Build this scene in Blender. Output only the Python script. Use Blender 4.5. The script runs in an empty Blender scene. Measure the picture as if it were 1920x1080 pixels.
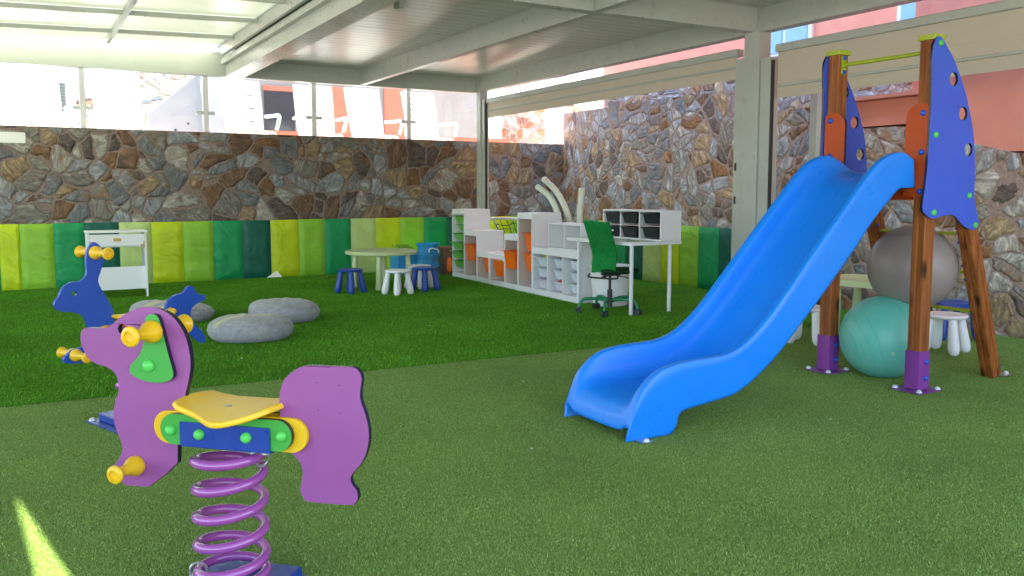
import bpy, bmesh, math, random
from mathutils import Vector, Matrix
from mathutils.geometry import tessellate_polygon
R = math.radians
random.seed(7)
sc = bpy.context.scene
col = sc.collection

# ---------------------------------------------------------------- camera
cd = bpy.data.cameras.new('camera'); cam = bpy.data.objects.new('camera', cd); col.objects.link(cam)
cam.location = (0, 0, 1.22)
cam.rotation_euler = (R(90 - 5.4), 0, R(-30.1))
cd.sensor_width = 36; cd.lens = 36 * 1600 / 1920
cd.shift_y = -29 / 1920
cd.clip_start = 0.05; cd.clip_end = 2000
sc.camera = cam
# ---------------------------------------------------------------- world, sun, exposure
SUN_EL, SX, SY = R(60), 0.989, 0.15        # direction towards the sun
w = bpy.data.worlds.new('World'); sc.world = w; w.use_nodes = True
nt = w.node_tree; bg = nt.nodes['Background']
sky = nt.nodes.new('ShaderNodeTexSky'); sky.sky_type = 'NISHITA'; sky.sun_disc = False
sky.sun_elevation = SUN_EL; sky.sun_rotation = math.atan2(SX, SY)
sky.air_density = 1.0; sky.dust_density = 2.5; sky.ozone_density = 0.6
nt.links.new(sky.outputs[0], bg.inputs[0]); bg.inputs[1].default_value = 0.15
sd = bpy.data.lights.new('sun', 'SUN'); sd.energy = 4.2; sd.angle = R(0.5); sd.color = (1, .95, .87)
so = bpy.data.objects.new('sun', sd); col.objects.link(so)
dv = Vector((SX * math.cos(SUN_EL), SY * math.cos(SUN_EL), math.sin(SUN_EL)))
so.rotation_euler = dv.to_track_quat('Z', 'Y').to_euler(); so.location = (3, -5, 20)
sc.view_settings.view_transform = 'Standard'; sc.view_settings.look = 'None'
sc.view_settings.gamma = 1; sc.view_settings.exposure = 2.98

# ---------------------------------------------------------------- material helpers
MATS = {}
def lk(nt, a, b): nt.links.new(a, b)
def base(name, colr, rough=.5, spec=.5, **kw):
    m = bpy.data.materials.new(name); m.use_nodes = True
    b = m.node_tree.nodes['Principled BSDF']
    b.inputs['Base Color'].default_value = (*colr, 1)
    b.inputs['Roughness'].default_value = rough
    b.inputs['Specular IOR Level'].default_value = spec
    for k, v in kw.items(): b.inputs[k.replace('_', ' ')].default_value = v
    return m, m.node_tree, b
def N(nt, t, **kw):
    n = nt.nodes.new(t)
    for k, v in kw.items(): setattr(n, k, v)
    return n
def noise(nt, scale, detail=3, vec=None, dist=0, rough=.5):
    n = N(nt, 'ShaderNodeTexNoise'); n.inputs['Scale'].default_value = scale; n.inputs['Detail'].default_value = detail
    n.inputs['Distortion'].default_value = dist; n.inputs['Roughness'].default_value = rough
    if vec is not None: lk(nt, vec, n.inputs['Vector'])
    return n
def ramp(nt, fac, stops, interp='LINEAR'):
    r = N(nt, 'ShaderNodeValToRGB'); r.color_ramp.interpolation = interp
    e = r.color_ramp.elements
    while len(e) < len(stops): e.new(.5)
    for i, (p, c) in enumerate(stops):
        e[i].position = p; e[i].color = (*c, 1) if len(c) == 3 else c
    lk(nt, fac, r.inputs[0]); return r
def objco(nt): return N(nt, 'ShaderNodeTexCoord').outputs['Object']
def mapping(nt, vec, scale=(1, 1, 1), rot=(0, 0, 0), loc=(0, 0, 0)):
    m = N(nt, 'ShaderNodeMapping'); m.inputs['Scale'].default_value = scale; m.inputs['Rotation'].default_value = rot; m.inputs['Location'].default_value = loc
    lk(nt, vec, m.inputs[0]); return m.outputs[0]
def bump(nt, h, b, strength=.3, dist=.01, prev=None):
    n = N(nt, 'ShaderNodeBump'); n.inputs['Strength'].default_value = strength; n.inputs['Distance'].default_value = dist
    lk(nt, h, n.inputs['Height'])
    if prev is not None: lk(nt, prev.outputs[0], n.inputs['Normal'])
    lk(nt, n.outputs[0], b.inputs['Normal']); return n
def mix(nt, fac, a, bb, mode='MIX'):
    n = N(nt, 'ShaderNodeMix', data_type='RGBA', blend_type=mode)
    if isinstance(fac, (int, float)): n.inputs[0].default_value = fac
    else: lk(nt, fac, n.inputs[0])
    for s, v in ((6, a), (7, bb)):
        if isinstance(v, tuple): n.inputs[s].default_value = (*v, 1)
        else: lk(nt, v, n.inputs[s])
    return n.outputs[2]
def plastic(name, c, rough=.38, grain=.06, gs=350, var=.08, spec=.5, coat=0):
    """moulded / sheet plastic or paint: faint mottling, roughness variation and a fine grain"""
    if name in MATS: return MATS[name]
    m, nt, b = base(name, c, rough, spec)
    co = objco(nt)
    n1 = noise(nt, 3.5, 4, co)
    d = tuple(x * (1 - var) for x in c); l = tuple(min(1, x * (1 + var * .6) + .004) for x in c)
    lk(nt, ramp(nt, n1.outputs[0], [(.3, d), (.7, l)]).outputs[0], b.inputs['Base Color'])
    n2 = noise(nt, 14, 4, co)
    rr = ramp(nt, n2.outputs[0], [(.3, (rough * .8,) * 3), (.7, (min(1, rough * 1.25),) * 3)])
    lk(nt, rr.outputs[0], b.inputs['Roughness'])
    if grain: bump(nt, noise(nt, gs, 2, co).outputs[0], b, grain, .002)
    if coat: b.inputs['Coat Weight'].default_value = coat
    MATS[name] = m; return m

def stone_mat(name, scale=4.2, bright=1.0, seed=0., warm=(1, 1, 1), mw=.058):
    m, nt, b = base(name, (.3, .28, .26), .6, .35)
    co = objco(nt)
    wob = noise(nt, 3.2, 2, co)
    add = N(nt, 'ShaderNodeVectorMath', operation='MULTIPLY_ADD')
    lk(nt, wob.outputs['Color'], add.inputs[0]); add.inputs[1].default_value = (.07, .07, .07); lk(nt, mapping(nt, co, (1, 1, 1.12), loc=(seed, seed, 0)), add.inputs[2])
    big = noise(nt, .9, 1, co); ad3 = N(nt, 'ShaderNodeVectorMath', operation='MULTIPLY_ADD'); lk(nt, big.outputs['Color'], ad3.inputs[0]); ad3.inputs[1].default_value = (.9, .9, .9); lk(nt, add.outputs[0], ad3.inputs[2]); add = ad3
    jag = noise(nt, 15, 3, co); ad2 = N(nt, 'ShaderNodeVectorMath', operation='MULTIPLY_ADD'); lk(nt, jag.outputs['Color'], ad2.inputs[0]); ad2.inputs[1].default_value = (.045, .045, .045); lk(nt, add.outputs[0], ad2.inputs[2])
    v = ad2.outputs[0]
    ve = N(nt, 'ShaderNodeTexVoronoi', feature='DISTANCE_TO_EDGE'); ve.inputs['Scale'].default_value = scale; lk(nt, v, ve.inputs['Vector'])
    vc = N(nt, 'ShaderNodeTexVoronoi', feature='F1'); vc.inputs['Scale'].default_value = scale; lk(nt, v, vc.inputs['Vector'])
    cell = vc.outputs['Color']
    sep = N(nt, 'ShaderNodeSeparateColor'); lk(nt, cell, sep.inputs[0])
    k = bright
    def s(*c): return tuple(x * k * w_ for x, w_ in zip(c, warm))
    tone = ramp(nt, sep.outputs[0], [(0, s(.20, .22, .25)), (.15, s(.34, .37, .42)), (.30, s(.26, .25, .23)), (.42, s(.42, .41, .39)), (.54, s(.20, .12, .075)), (.64, s(.33, .34, .36)), (.76, s(.36, .27, .17)), (.86, s(.14, .11, .10)), (.95, s(.25, .13, .06))], 'CONSTANT').outputs[0]
    # per stone vein direction and patchy rust
    off = N(nt, 'ShaderNodeVectorMath', operation='MULTIPLY_ADD'); lk(nt, cell, off.inputs[0]); off.inputs[1].default_value = (13, 17, 11); lk(nt, co, off.inputs[2])
    rot = N(nt, 'ShaderNodeVectorRotate', rotation_type='AXIS_ANGLE'); rot.inputs['Axis'].default_value = (.6, .6, .5)
    ma = N(nt, 'ShaderNodeMath', operation='MULTIPLY'); ma.inputs[1].default_value = 6.28; lk(nt, sep.outputs[1], ma.inputs[0])
    lk(nt, off.outputs[0], rot.inputs['Vector']); lk(nt, ma.outputs[0], rot.inputs['Angle'])
    vein = noise(nt, 5, 5, mapping(nt, rot.outputs[0], (1, 4.5, 2)), 1.0, .62)
    vm = ramp(nt, vein.outputs[0], [(.28, (.22, .20, .18)), (.44, (.75, .74, .74)), (.55, (1.1, 1.1, 1.1)), (.70, (2.1, 2.1, 2.1))]).outputs[0]
    c1 = mix(nt, .85, tone, vm, 'MULTIPLY')
    rust = noise(nt, 4.2, 5, off.outputs[0], .8, .6)
    rm = ramp(nt, rust.outputs[0], [(.53, (0, 0, 0)), (.66, (1, 1, 1))])
    rg = N(nt, 'ShaderNodeMath', operation='MULTIPLY'); lk(nt, rm.outputs[0], rg.inputs[0]); rgg = ramp(nt, sep.outputs[2], [(.35, (0, 0, 0)), (.55, (.8, .8, .8))]); lk(nt, rgg.outputs[0], rg.inputs[1])
    c2 = mix(nt, rg.outputs[0], c1, s(.30, .145, .055))
    pale = ramp(nt, noise(nt, 19, 5, off.outputs[0], 1.5, .7).outputs[0], [(.62, (0, 0, 0)), (.70, (.7, .7, .7))])
    c2 = mix(nt, pale.outputs[0], c2, s(.58, .56, .52))
    # mortar
    mn = noise(nt, 30, 5, co, 0, .7)
    mc = ramp(nt, mn.outputs[0], [(.3, s(.25, .185, .165)), (.7, s(.42, .33, .295))]).outputs[0]
    ew = noise(nt, 6, 5, co, 0, .65)
    em = N(nt, 'ShaderNodeMath', operation='MULTIPLY_ADD'); lk(nt, ew.outputs[0], em.inputs[0]); em.inputs[1].default_value = -.17; lk(nt, ve.outputs['Distance'], em.inputs[2])
    a2 = N(nt, 'ShaderNodeMath', operation='ADD'); lk(nt, em.outputs[0], a2.inputs[0]); a2.inputs[1].default_value = mw; em = a2
    edge = ramp(nt, em.outputs[0], [(.010, (0, 0, 0)), (.026, (1, 1, 1))]).outputs[0]
    rim = ramp(nt, em.outputs[0], [(.018, (.78, .77, .76)), (.06, (1, 1, 1))]).outputs[0]
    c2 = mix(nt, 1., c2, rim, 'MULTIPLY')
    lk(nt, mix(nt, edge, mc, c2), b.inputs['Base Color'])
    lk(nt, ramp(nt, edge, [(0, (.9,) * 3), (1, (.48,) * 3)]).outputs[0], b.inputs['Roughness'])
    prof = ramp(nt, em.outputs[0], [(.0, (0, 0, 0)), (.035, (.6, .6, .6)), (.12, (1, 1, 1))]).outputs[0]
    b1 = bump(nt, prof, b, .8, .022)
    b2 = bump(nt, vein.outputs[0], b, .55, .018, b1)
    bump(nt, mn.outputs[0], b, .35, .008, b2)
    return m

def wood_mat():
    m, nt, b = base('treated_timber', (.2, .07, .02), .55, .35)
    co = objco(nt)
    st = mapping(nt, co, (9, 9, .55))
    n1 = noise(nt, 3.0, 5, st, .7, .6)
    c = ramp(nt, n1.outputs[0], [(.25, (.14, .034, .007)), (.5, (.30, .085, .016)), (.75, (.46, .16, .035))]).outputs[0]
    kn = N(nt, 'ShaderNodeTexVoronoi', feature='F1'); kn.inputs['Scale'].default_value = 1.0; lk(nt, mapping(nt, co, (9, 9, 3.1)), kn.inputs['Vector'])
    km = ramp(nt, kn.outputs['Distance'], [(.10, (.16, .14, .12)), (.24, (1, 1, 1))]).outputs[0]
    lk(nt, mix(nt, 1., c, km, 'MULTIPLY'), b.inputs['Base Color'])
    bump(nt, noise(nt, 60, 3, mapping(nt, co, (1, 1, .05))).outputs[0], b, .25, .004)
    return m

def fabric_mat(name, c, wr=.33, rough=.42):
    """vinyl gym mat cover with slack diagonal wrinkles"""
    if name in MATS: return MATS[name]
    m, nt, b = base(name, c, rough, .35)
    co = N(nt, 'ShaderNodeTexCoord').outputs['Object']
    oi = N(nt, 'ShaderNodeObjectInfo')
    ad = N(nt, 'ShaderNodeVectorMath', operation='MULTIPLY_ADD'); lk(nt, oi.outputs['Random'], ad.inputs[0]); ad.inputs[1].default_value = (37, 11, 23); lk(nt, co, ad.inputs[2])
    r1 = mapping(nt, ad.outputs[0], (1, 1, 1), (R(38), R(38), 0))
    wv = noise(nt, .9, 1.2, mapping(nt, r1, (6, 6, .8)), .6, .4)
    wv2 = noise(nt, 1.1, 1, mapping(nt, ad.outputs[0], (3, 3, 5), (R(-30), R(-34), 0)), .8)
    a = N(nt, 'ShaderNodeMath', operation='MULTIPLY_ADD'); lk(nt, wv2.outputs[0], a.inputs[0]); a.inputs[1].default_value = .6; lk(nt, wv.outputs[0], a.inputs[2])
    h = ramp(nt, a.outputs[0], [(.5, (0, 0, 0)), (.78, (.75, .75, .75)), (.84, (1, 1, 1)), (1., (.6, .6, .6))])
    n3 = noise(nt, 5, 4, ad.outputs[0])
    lk(nt, ramp(nt, n3.outputs[0], [(.3, tuple(x * .9 for x in c)), (.7, tuple(min(1, x * 1.08) for x in c))]).outputs[0], b.inputs['Base Color'])
    bump(nt, h.outputs[0], b, wr, .03)
    MATS[name] = m; return m

def cloth_mat(name, c1, c2, stripe=None):
    m, nt, b = base(name, c1, .95, .1)
    co = objco(nt)
    b.inputs['Sheen Weight'].default_value = .0 if 'chair' in name or 'seat' in name else .15
    n1 = noise(nt, 26, 6, co, 0, .75)
    c = ramp(nt, n1.outputs[0], [(.3, c1), (.7, c2)]).outputs[0]
    if stripe is not None:
        n2 = noise(nt, 4, 3, co)
        sx = N(nt, 'ShaderNodeSeparateXYZ'); lk(nt, mapping(nt, co, (1, 1, 1), (0, 0, R(stripe[0]))), sx.inputs[0])
        mm = N(nt, 'ShaderNodeMath', operation='MULTIPLY_ADD'); lk(nt, n2.outputs[0], mm.inputs[0]); mm.inputs[1].default_value = .09; lk(nt, sx.outputs[0], mm.inputs[2])
        f = ramp(nt, mm.outputs[0], [(.5 + stripe[1] - .035, (0, 0, 0)), (.5 + stripe[1] - .02, (1, 1, 1)), (.5 + stripe[1] + .02, (1, 1, 1)), (.5 + stripe[1] + .035, (0, 0, 0))])
        # shift so that ramp range is centred
        mm2 = N(nt, 'ShaderNodeMath', operation='ADD'); lk(nt, mm.outputs[0], mm2.inputs[0]); mm2.inputs[1].default_value = .455; lk(nt, mm2.outputs[0], f.inputs[0])
        sz = N(nt, 'ShaderNodeSeparateXYZ'); lk(nt, co, sz.inputs[0])
        up = ramp(nt, sz.outputs[2], [(.12, (0, 0, 0)), (.15, (.55, .55, .55))])
        g = N(nt, 'ShaderNodeMath', operation='MULTIPLY'); lk(nt, f.outputs[0], g.inputs[0]); lk(nt, up.outputs[0], g.inputs[1])
        c = mix(nt, g.outputs[0], c, (.62, .58, .16))
    lk(nt, c, b.inputs['Base Color'])
    bb = bump(nt, noise(nt, 160, 3, co).outputs[0], b, .35, .003)
    bump(nt, noise(nt, 7, 3, mapping(nt, co, (3, 1, 1), (0, 0, .6)), .5).outputs[0], b, .28, .025, bb)
    return m

def turf_base(name, ca, cb):
    m, nt, b = base(name, ca, .9, .15)
    co = objco(nt)
    n = noise(nt, 220, 4, co, 0, .7); n2 = noise(nt, 1.3, 4, co)
    c = ramp(nt, n.outputs[0], [(.3, ca), (.7, cb)]).outputs[0]
    lk(nt, mix(nt, 1., c, ramp(nt, n2.outputs[0], [(.3, (.8, .8, .8)), (.7, (1.15, 1.15, 1.15))]).outputs[0], 'MULTIPLY'), b.inputs['Base Color'])
    bump(nt, n.outputs[0], b, .8, .01)
    return m
def blade_mat(name, cols, rough=.42, spec=.5, patch=.25):
    m, nt, b = base(name, cols[1], rough, spec)
    g = N(nt, 'ShaderNodeNewGeometry')
    c = ramp(nt, g.outputs['Random Per Island'], [(0, cols[0]), (.5, cols[1]), (.93, cols[2]), (1, tuple(min(1, x * 2.0 + .03) for x in cols[2]))]).outputs[0]
    n2 = noise(nt, 1.1, 5, g.outputs['Position'], 0, .6)
    c = mix(nt, 1., c, ramp(nt, n2.outputs[0], [(.3, (1 - patch,) * 3), (.7, (1 + patch * .7,) * 3)]).outputs[0], 'MULTIPLY')
    lk(nt, c, b.inputs['Base Color'])
    return m

# ---------------------------------------------------------------- mesh helpers
def newbm(): return bmesh.new()
def xf(loc=(0, 0, 0), rot=(0, 0, 0), scale=(1, 1, 1)):
    from mathutils import Euler
    return Matrix.Translation(loc) @ Euler(rot).to_matrix().to_4x4() @ Matrix.Diagonal((*scale, 1))
def box(bm, c, s, rot=(0, 0, 0)):
    bmesh.ops.create_cube(bm, size=1, matrix=xf(c, rot, s))
def boxb(bm, x0, x1, y0, y1, z0, z1):
    box(bm, ((x0 + x1) / 2, (y0 + y1) / 2, (z0 + z1) / 2), (x1 - x0, y1 - y0, z1 - z0))
def cyl(bm, a, b, r, r2=None, n=20, cap=True):
    a = Vector(a); b = Vector(b); d = b - a
    m = Matrix.Translation((a + b) / 2) @ d.to_track_quat('Z', 'Y').to_matrix().to_4x4()
    bmesh.ops.create_cone(bm, cap_ends=cap, segments=n, radius1=r, radius2=r if r2 is None else r2, depth=d.length, matrix=m)
def lathe(bm, prof, origin=(0, 0, 0), axis=(0, 0, 1), n=32, arc=2 * math.pi):
    q = Vector(axis).to_track_quat('Z', 'Y').to_matrix(); o = Vector(origin)
    rings = []
    for r, z in prof:
        if r < 1e-6: rings.append([bm.verts.new(o + q @ Vector((0, 0, z)))])
        else: rings.append([bm.verts.new(o + q @ Vector((r * math.cos(arc * i / n), r * math.sin(arc * i / n), z))) for i in range(n)])
    for A, B in zip(rings, rings[1:]):
        for i in range(n):
            j = (i + 1) % n
            if len(A) == 1 and len(B) == 1: continue
            if len(A) == 1: bm.faces.new((A[0], B[j], B[i]))
            elif len(B) == 1: bm.faces.new((A[i], A[j], B[0]))
            else: bm.faces.new((A[i], A[j], B[j], B[i]))
    bmesh.ops.recalc_face_normals(bm, faces=bm.faces)
def crom(pts, k=4, closed=False):
    P = [Vector(p) for p in pts]; n = len(P); out = []
    rng = n if closed else n - 1
    for i in range(rng):
        if closed: a, b, c, d = P[(i - 1) % n], P[i], P[(i + 1) % n], P[(i + 2) % n]
        else: a, b, c, d = P[max(i - 1, 0)], P[i], P[i + 1], P[min(i + 2, n - 1)]
        for j in range(k):
            t = j / k
            out.append(.5 * ((2 * b) + (c - a) * t + (2 * a - 5 * b + 4 * c - d) * t * t + (3 * b - a - 3 * c + d) * t ** 3))
    if not closed: out.append(P[-1])
    return out
def tube(bm, pts, r, n=12, cap=True, k=0, closed=False):
    if k: pts = crom(pts, k, closed)
    pts = [Vector(p) for p in pts]; m = len(pts)
    rings = []; prev = None
    for i, p in enumerate(pts):
        t = (pts[(i + 1) % m] - pts[i - 1]) if closed else (pts[min(i + 1, m - 1)] - pts[max(i - 1, 0)])
        t.normalize()
        if prev is None:
            up = Vector((0, 0, 1)) if abs(t.z) < .9 else Vector((1, 0, 0)); x = t.cross(up).normalized()
        else: x = (prev - t * prev.dot(t)).normalized()
        prev = x; y = t.cross(x)
        rr = r[i] if isinstance(r, (list, tuple)) else r
        rings.append([bm.verts.new(p + (x * math.cos(2 * math.pi * j / n) + y * math.sin(2 * math.pi * j / n)) * rr) for j in range(n)])
    seq = list(zip(rings, rings[1:])) + ([(rings[-1], rings[0])] if closed else [])
    for A, B in seq:
        for j in range(n): bm.faces.new((A[j], A[(j + 1) % n], B[(j + 1) % n], B[j]))
    if cap and not closed: bm.faces.new(rings[0][::-1]); bm.faces.new(rings[-1])
    bmesh.ops.recalc_face_normals(bm, faces=bm.faces)
def prism(bm, loops, origin, u, v, n, t0, t1, edge=0):
    """flat panel: loops[0] outline, others holes, in plane (u, v), from t0 to t1 along n"""
    o = Vector(origin); u = Vector(u); v = Vector(v); n = Vector(n)
    L3 = [[Vector((p[0], p[1], 0)) for p in L] for L in loops]
    tris = tessellate_polygon(L3)
    flat = [p for L in L3 for p in L]
    A = [bm.verts.new(o + u * p.x + v * p.y + n * t0) for p in flat]
    B = [bm.verts.new(o + u * p.x + v * p.y + n * t1) for p in flat]
    for t in tris:
        try: bm.faces.new([A[i] for i in t]); bm.faces.new([B[i] for i in reversed(t)])
        except ValueError: pass
    s = 0
    for L in L3:
        m = len(L)
        for i in range(m):
            a, b = s + i, s + (i + 1) % m
            f_ = bm.faces.new((A[a], A[b], B[b], B[a])); f_.material_index = edge
        s += m
    bmesh.ops.recalc_face_normals(bm, faces=bm.faces)
def circ(cx, cy, r, n=24, ry=None): return [(cx + r * math.cos(2 * math.pi * i / n), cy + (ry or r) * math.sin(2 * math.pi * i / n)) for i in range(n)]
def capsule(x0, x1, y0, y1, r, n=14):
    """stadium outline between (x0,y0) and (x1,y1)"""
    a = math.atan2(y1 - y0, x1 - x0); pts = []
    for i in range(n + 1):
        t = a - math.pi / 2 + math.pi * i / n; pts.append((x1 + r * math.cos(t), y1 + r * math.sin(t)))
    for i in range(n + 1):
        t = a + math.pi / 2 + math.pi * i / n; pts.append((x0 + r * math.cos(t), y0 + r * math.sin(t)))
    return pts
def rrect(x0, x1, y0, y1, r, n=5):
    pts = []
    for cx, cy, a in ((x1 - r, y0 + r, -90), (x1 - r, y1 - r, 0), (x0 + r, y1 - r, 90), (x0 + r, y0 + r, 180)):
        for i in range(n + 1):
            t = R(a + 90 * i / n); pts.append((cx + r * math.cos(t), cy + r * math.sin(t)))
    return pts

def obj(name, bm, mat, parent=None, smooth=True, bevel=0, seg=2, sub=0, solid=0, label=None, loc=None):
    me = bpy.data.meshes.new(name); bm.to_mesh(me); bm.free()
    o = bpy.data.objects.new(name, me); col.objects.link(o)
    if isinstance(mat, (list, tuple)):
        for x in mat: me.materials.append(x)
    else: me.materials.append(mat)
    if smooth:
        me.shade_smooth()
        try: me.set_sharp_from_angle(angle=R(38))
        except Exception: pass
    if solid:
        s = o.modifiers.new('solid', 'SOLIDIFY'); s.thickness = solid; s.offset = -1
    if bevel:
        b = o.modifiers.new('bevel', 'BEVEL'); b.width = bevel; b.segments = seg; b.limit_method = 'ANGLE'; b.angle_limit = R(38); b.harden_normals = True
    if sub:
        s = o.modifiers.new('sub', 'SUBSURF'); s.levels = sub; s.render_levels = sub
    if parent is not None: o.parent = parent
    if label: o['label'] = label
    if loc: o.location = loc
    return o
def thing(name, label, cat, loc=(0, 0, 0), rz=0, group=None):
    o = bpy.data.objects.new(name, None); col.objects.link(o); o.empty_display_size = .1
    o.location = loc; o.rotation_euler = (0, 0, rz); o['label'] = label; o['category'] = cat
    if group: o['group'] = group
    return o
def tag(o, label, cat, group=None):
    o['label'] = label; o['category'] = cat
    if group: o['group'] = group
    return o
def kids(o): return [c for c in bpy.data.objects if c.parent == o]
def copy_tree(o, parent=None):
    c = o.copy(); col.objects.link(c)
    if parent is not None: c.parent = parent
    for ch in kids(o): copy_tree(ch, c)
    return c
def dup(o, label, loc=None, rz=None, group=None):
    c = copy_tree(o); c['label'] = label
    if loc: c.location = loc
    if rz is not None: c.rotation_euler = (0, 0, rz)
    if group: c['group'] = group
    return c
def recolor(root, frm, to):
    for ch in kids(root):
        if ch.type == 'MESH' and any(s.material == frm for s in ch.material_slots):
            ch.data = ch.data.copy()
            for i, mm in enumerate(ch.data.materials):
                if mm == frm: ch.data.materials[i] = to
        recolor(ch, frm, to)

# ---------------------------------------------------------------- palette
ALU = plastic('white_powder_coat', (.49, .515, .455), .32, .03, 500, .05, .5)
ALU_D = plastic('dark_rubber_seal', (.03, .035, .035), .5, 0)
WHITE = plastic('white_laminate', (.87, .86, .87), .38, .02, 300, .03)
WHITE_P = plastic('white_plastic', (.87, .87, .86), .35, .03, 300, .03)
BLUE_P = plastic('blue_stool_plastic', (.012, .055, .33), .35, .03)
LIME_P = plastic('pale_lime_plastic', (.56, .66, .33), .38, .03)
PURPLE = plastic('purple_board', (.31, .075, .275), .46, .04, 260, .06)
PURPLE_S = plastic('purple_spring_paint', (.36, .075, .34), .20, .02, 100, .05, .6, .6)
PURPLE_D = plastic('purple_sleeve_paint', (.24, .045, .30), .35, .03)
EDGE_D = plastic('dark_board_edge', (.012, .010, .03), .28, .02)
BLUE_B = plastic('blue_board', (.006, .068, .40), .42, .04, 260, .06)
BLUE_S = plastic('blue_steel_paint', (.012, .05, .30), .30, .03)
GREEN_B = plastic('green_board', (.05, .36, .045), .44, .04, 260, .05)
GREEN_C = plastic('green_bolt_cap', (.10, .62, .10), .4, .02)
YELLOW = plastic('yellow_board', (.85, .50, .008), .34, .08, 260, .05)
YELLOW_S = plastic('yellow_seat_board', (.93, .56, .025), .36, .14, 200, .06)
STEEL = base('galvanised_steel', (.55, .56, .55), .32, .5, Metallic=1.)[0]
CLAMP = plastic('white_nylon_clamp', (.72, .75, .74), .35, .03)
DOME = plastic('white_bolt_dome', (.70, .72, .74), .3, .02)
BOLT_B = plastic('blue_bolt_cap', (.012, .09, .55), .3, .02)
LIME_M = plastic('lime_painted_steel', (.38, .46, .012), .32, .03)
ORANGE_B = plastic('orange_board', (.50, .07, .008), .5, .04, 260, .06, .3)
PANEL_B = plastic('violet_blue_board', (.045, .115, .66), .42, .03, 260, .06)
SLIDE = plastic('blue_moulded_slide', (.007, .255, .95), .33, 0, 40, .04, .5)
_nt = SLIDE.node_tree; _b = _nt.nodes['Principled BSDF']
_n = noise(_nt, 6, 5, mapping(_nt, objco(_nt), (.6, 9, .6)), .3, .65)
lk(_nt, ramp(_nt, _n.outputs[0], [(.35, (.27,) * 3), (.6, (.36,) * 3), (.75, (.55,) * 3)]).outputs[0], _b.inputs['Roughness'])
WOOD = wood_mat()
ORANGE_T = plastic('orange_tray_plastic', (.95, .165, .004), .35, .02)
GREEN_T = plastic('green_tray_plastic', (.14, .46, .05), .35, .02)
BLACK_T = plastic('black_tray_plastic', (.008, .012, .015), .35, .02)
CLEAR_T = plastic('milky_tray_plastic', (.68, .74, .80), .3, .02)
PINK_T = plastic('pink_milky_tray_plastic', (.72, .66, .76), .3, .02)
SALMON = plastic('salmon_render', (.80, .315, .23), .85, .4, 120, .08, .2)
BWHITE = plastic('white_render', (.82, .83, .82), .8, .3, 120, .05, .2)
GLASSD = base('dark_window_glass', (.03, .04, .05), .08, .6)[0]
GLASSB = base('blue_window_glass', (.20, .42, .62), .1, .6)[0]
CHAIR_P = plastic('white_garden_plastic', (.84, .84, .82), .4, .02)
DARK_IN = plastic('pale_wood_interior', (.66, .56, .50), .5, .02)

# ================================================================= SETTING
def kind(o): o['kind'] = 'structure'; return o
# ---- wide ground
gm = turf_base('paving', (.27, .255, .23), (.38, .36, .325))
bm = newbm(); boxb(bm, -300, 300, -300, 600, -.5, -.02); g = kind(obj('ground', bm, gm))
TA = R(-2.6)     # both turfs share the slightly skewed seam
short_base = turf_base('short_turf_backing', (.16, .25, .05), (.22, .34, .07))
long_base = turf_base('long_turf_backing', (.05, .17, .008), (.08, .24, .014))
def sheet(name, x0, x1, y0, y1, z, mat, extra=None):
    bm = newbm(); vs = [bm.verts.new(p) for p in ((x0, y0, z), (x1, y0, z), (x1, y1, z), (x0, y1, z))]; bm.faces.new(vs)
    o = kind(obj(name, bm, mat)); o.location = (0, 5.55, 0); o.rotation_euler = (0, 0, TA); return o
sheet('playground_floor', -3, 9, -8, 0, .0, short_base)
sheet('lawn_floor', -3, 9, 0, 7.2, .004, long_base)

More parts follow.
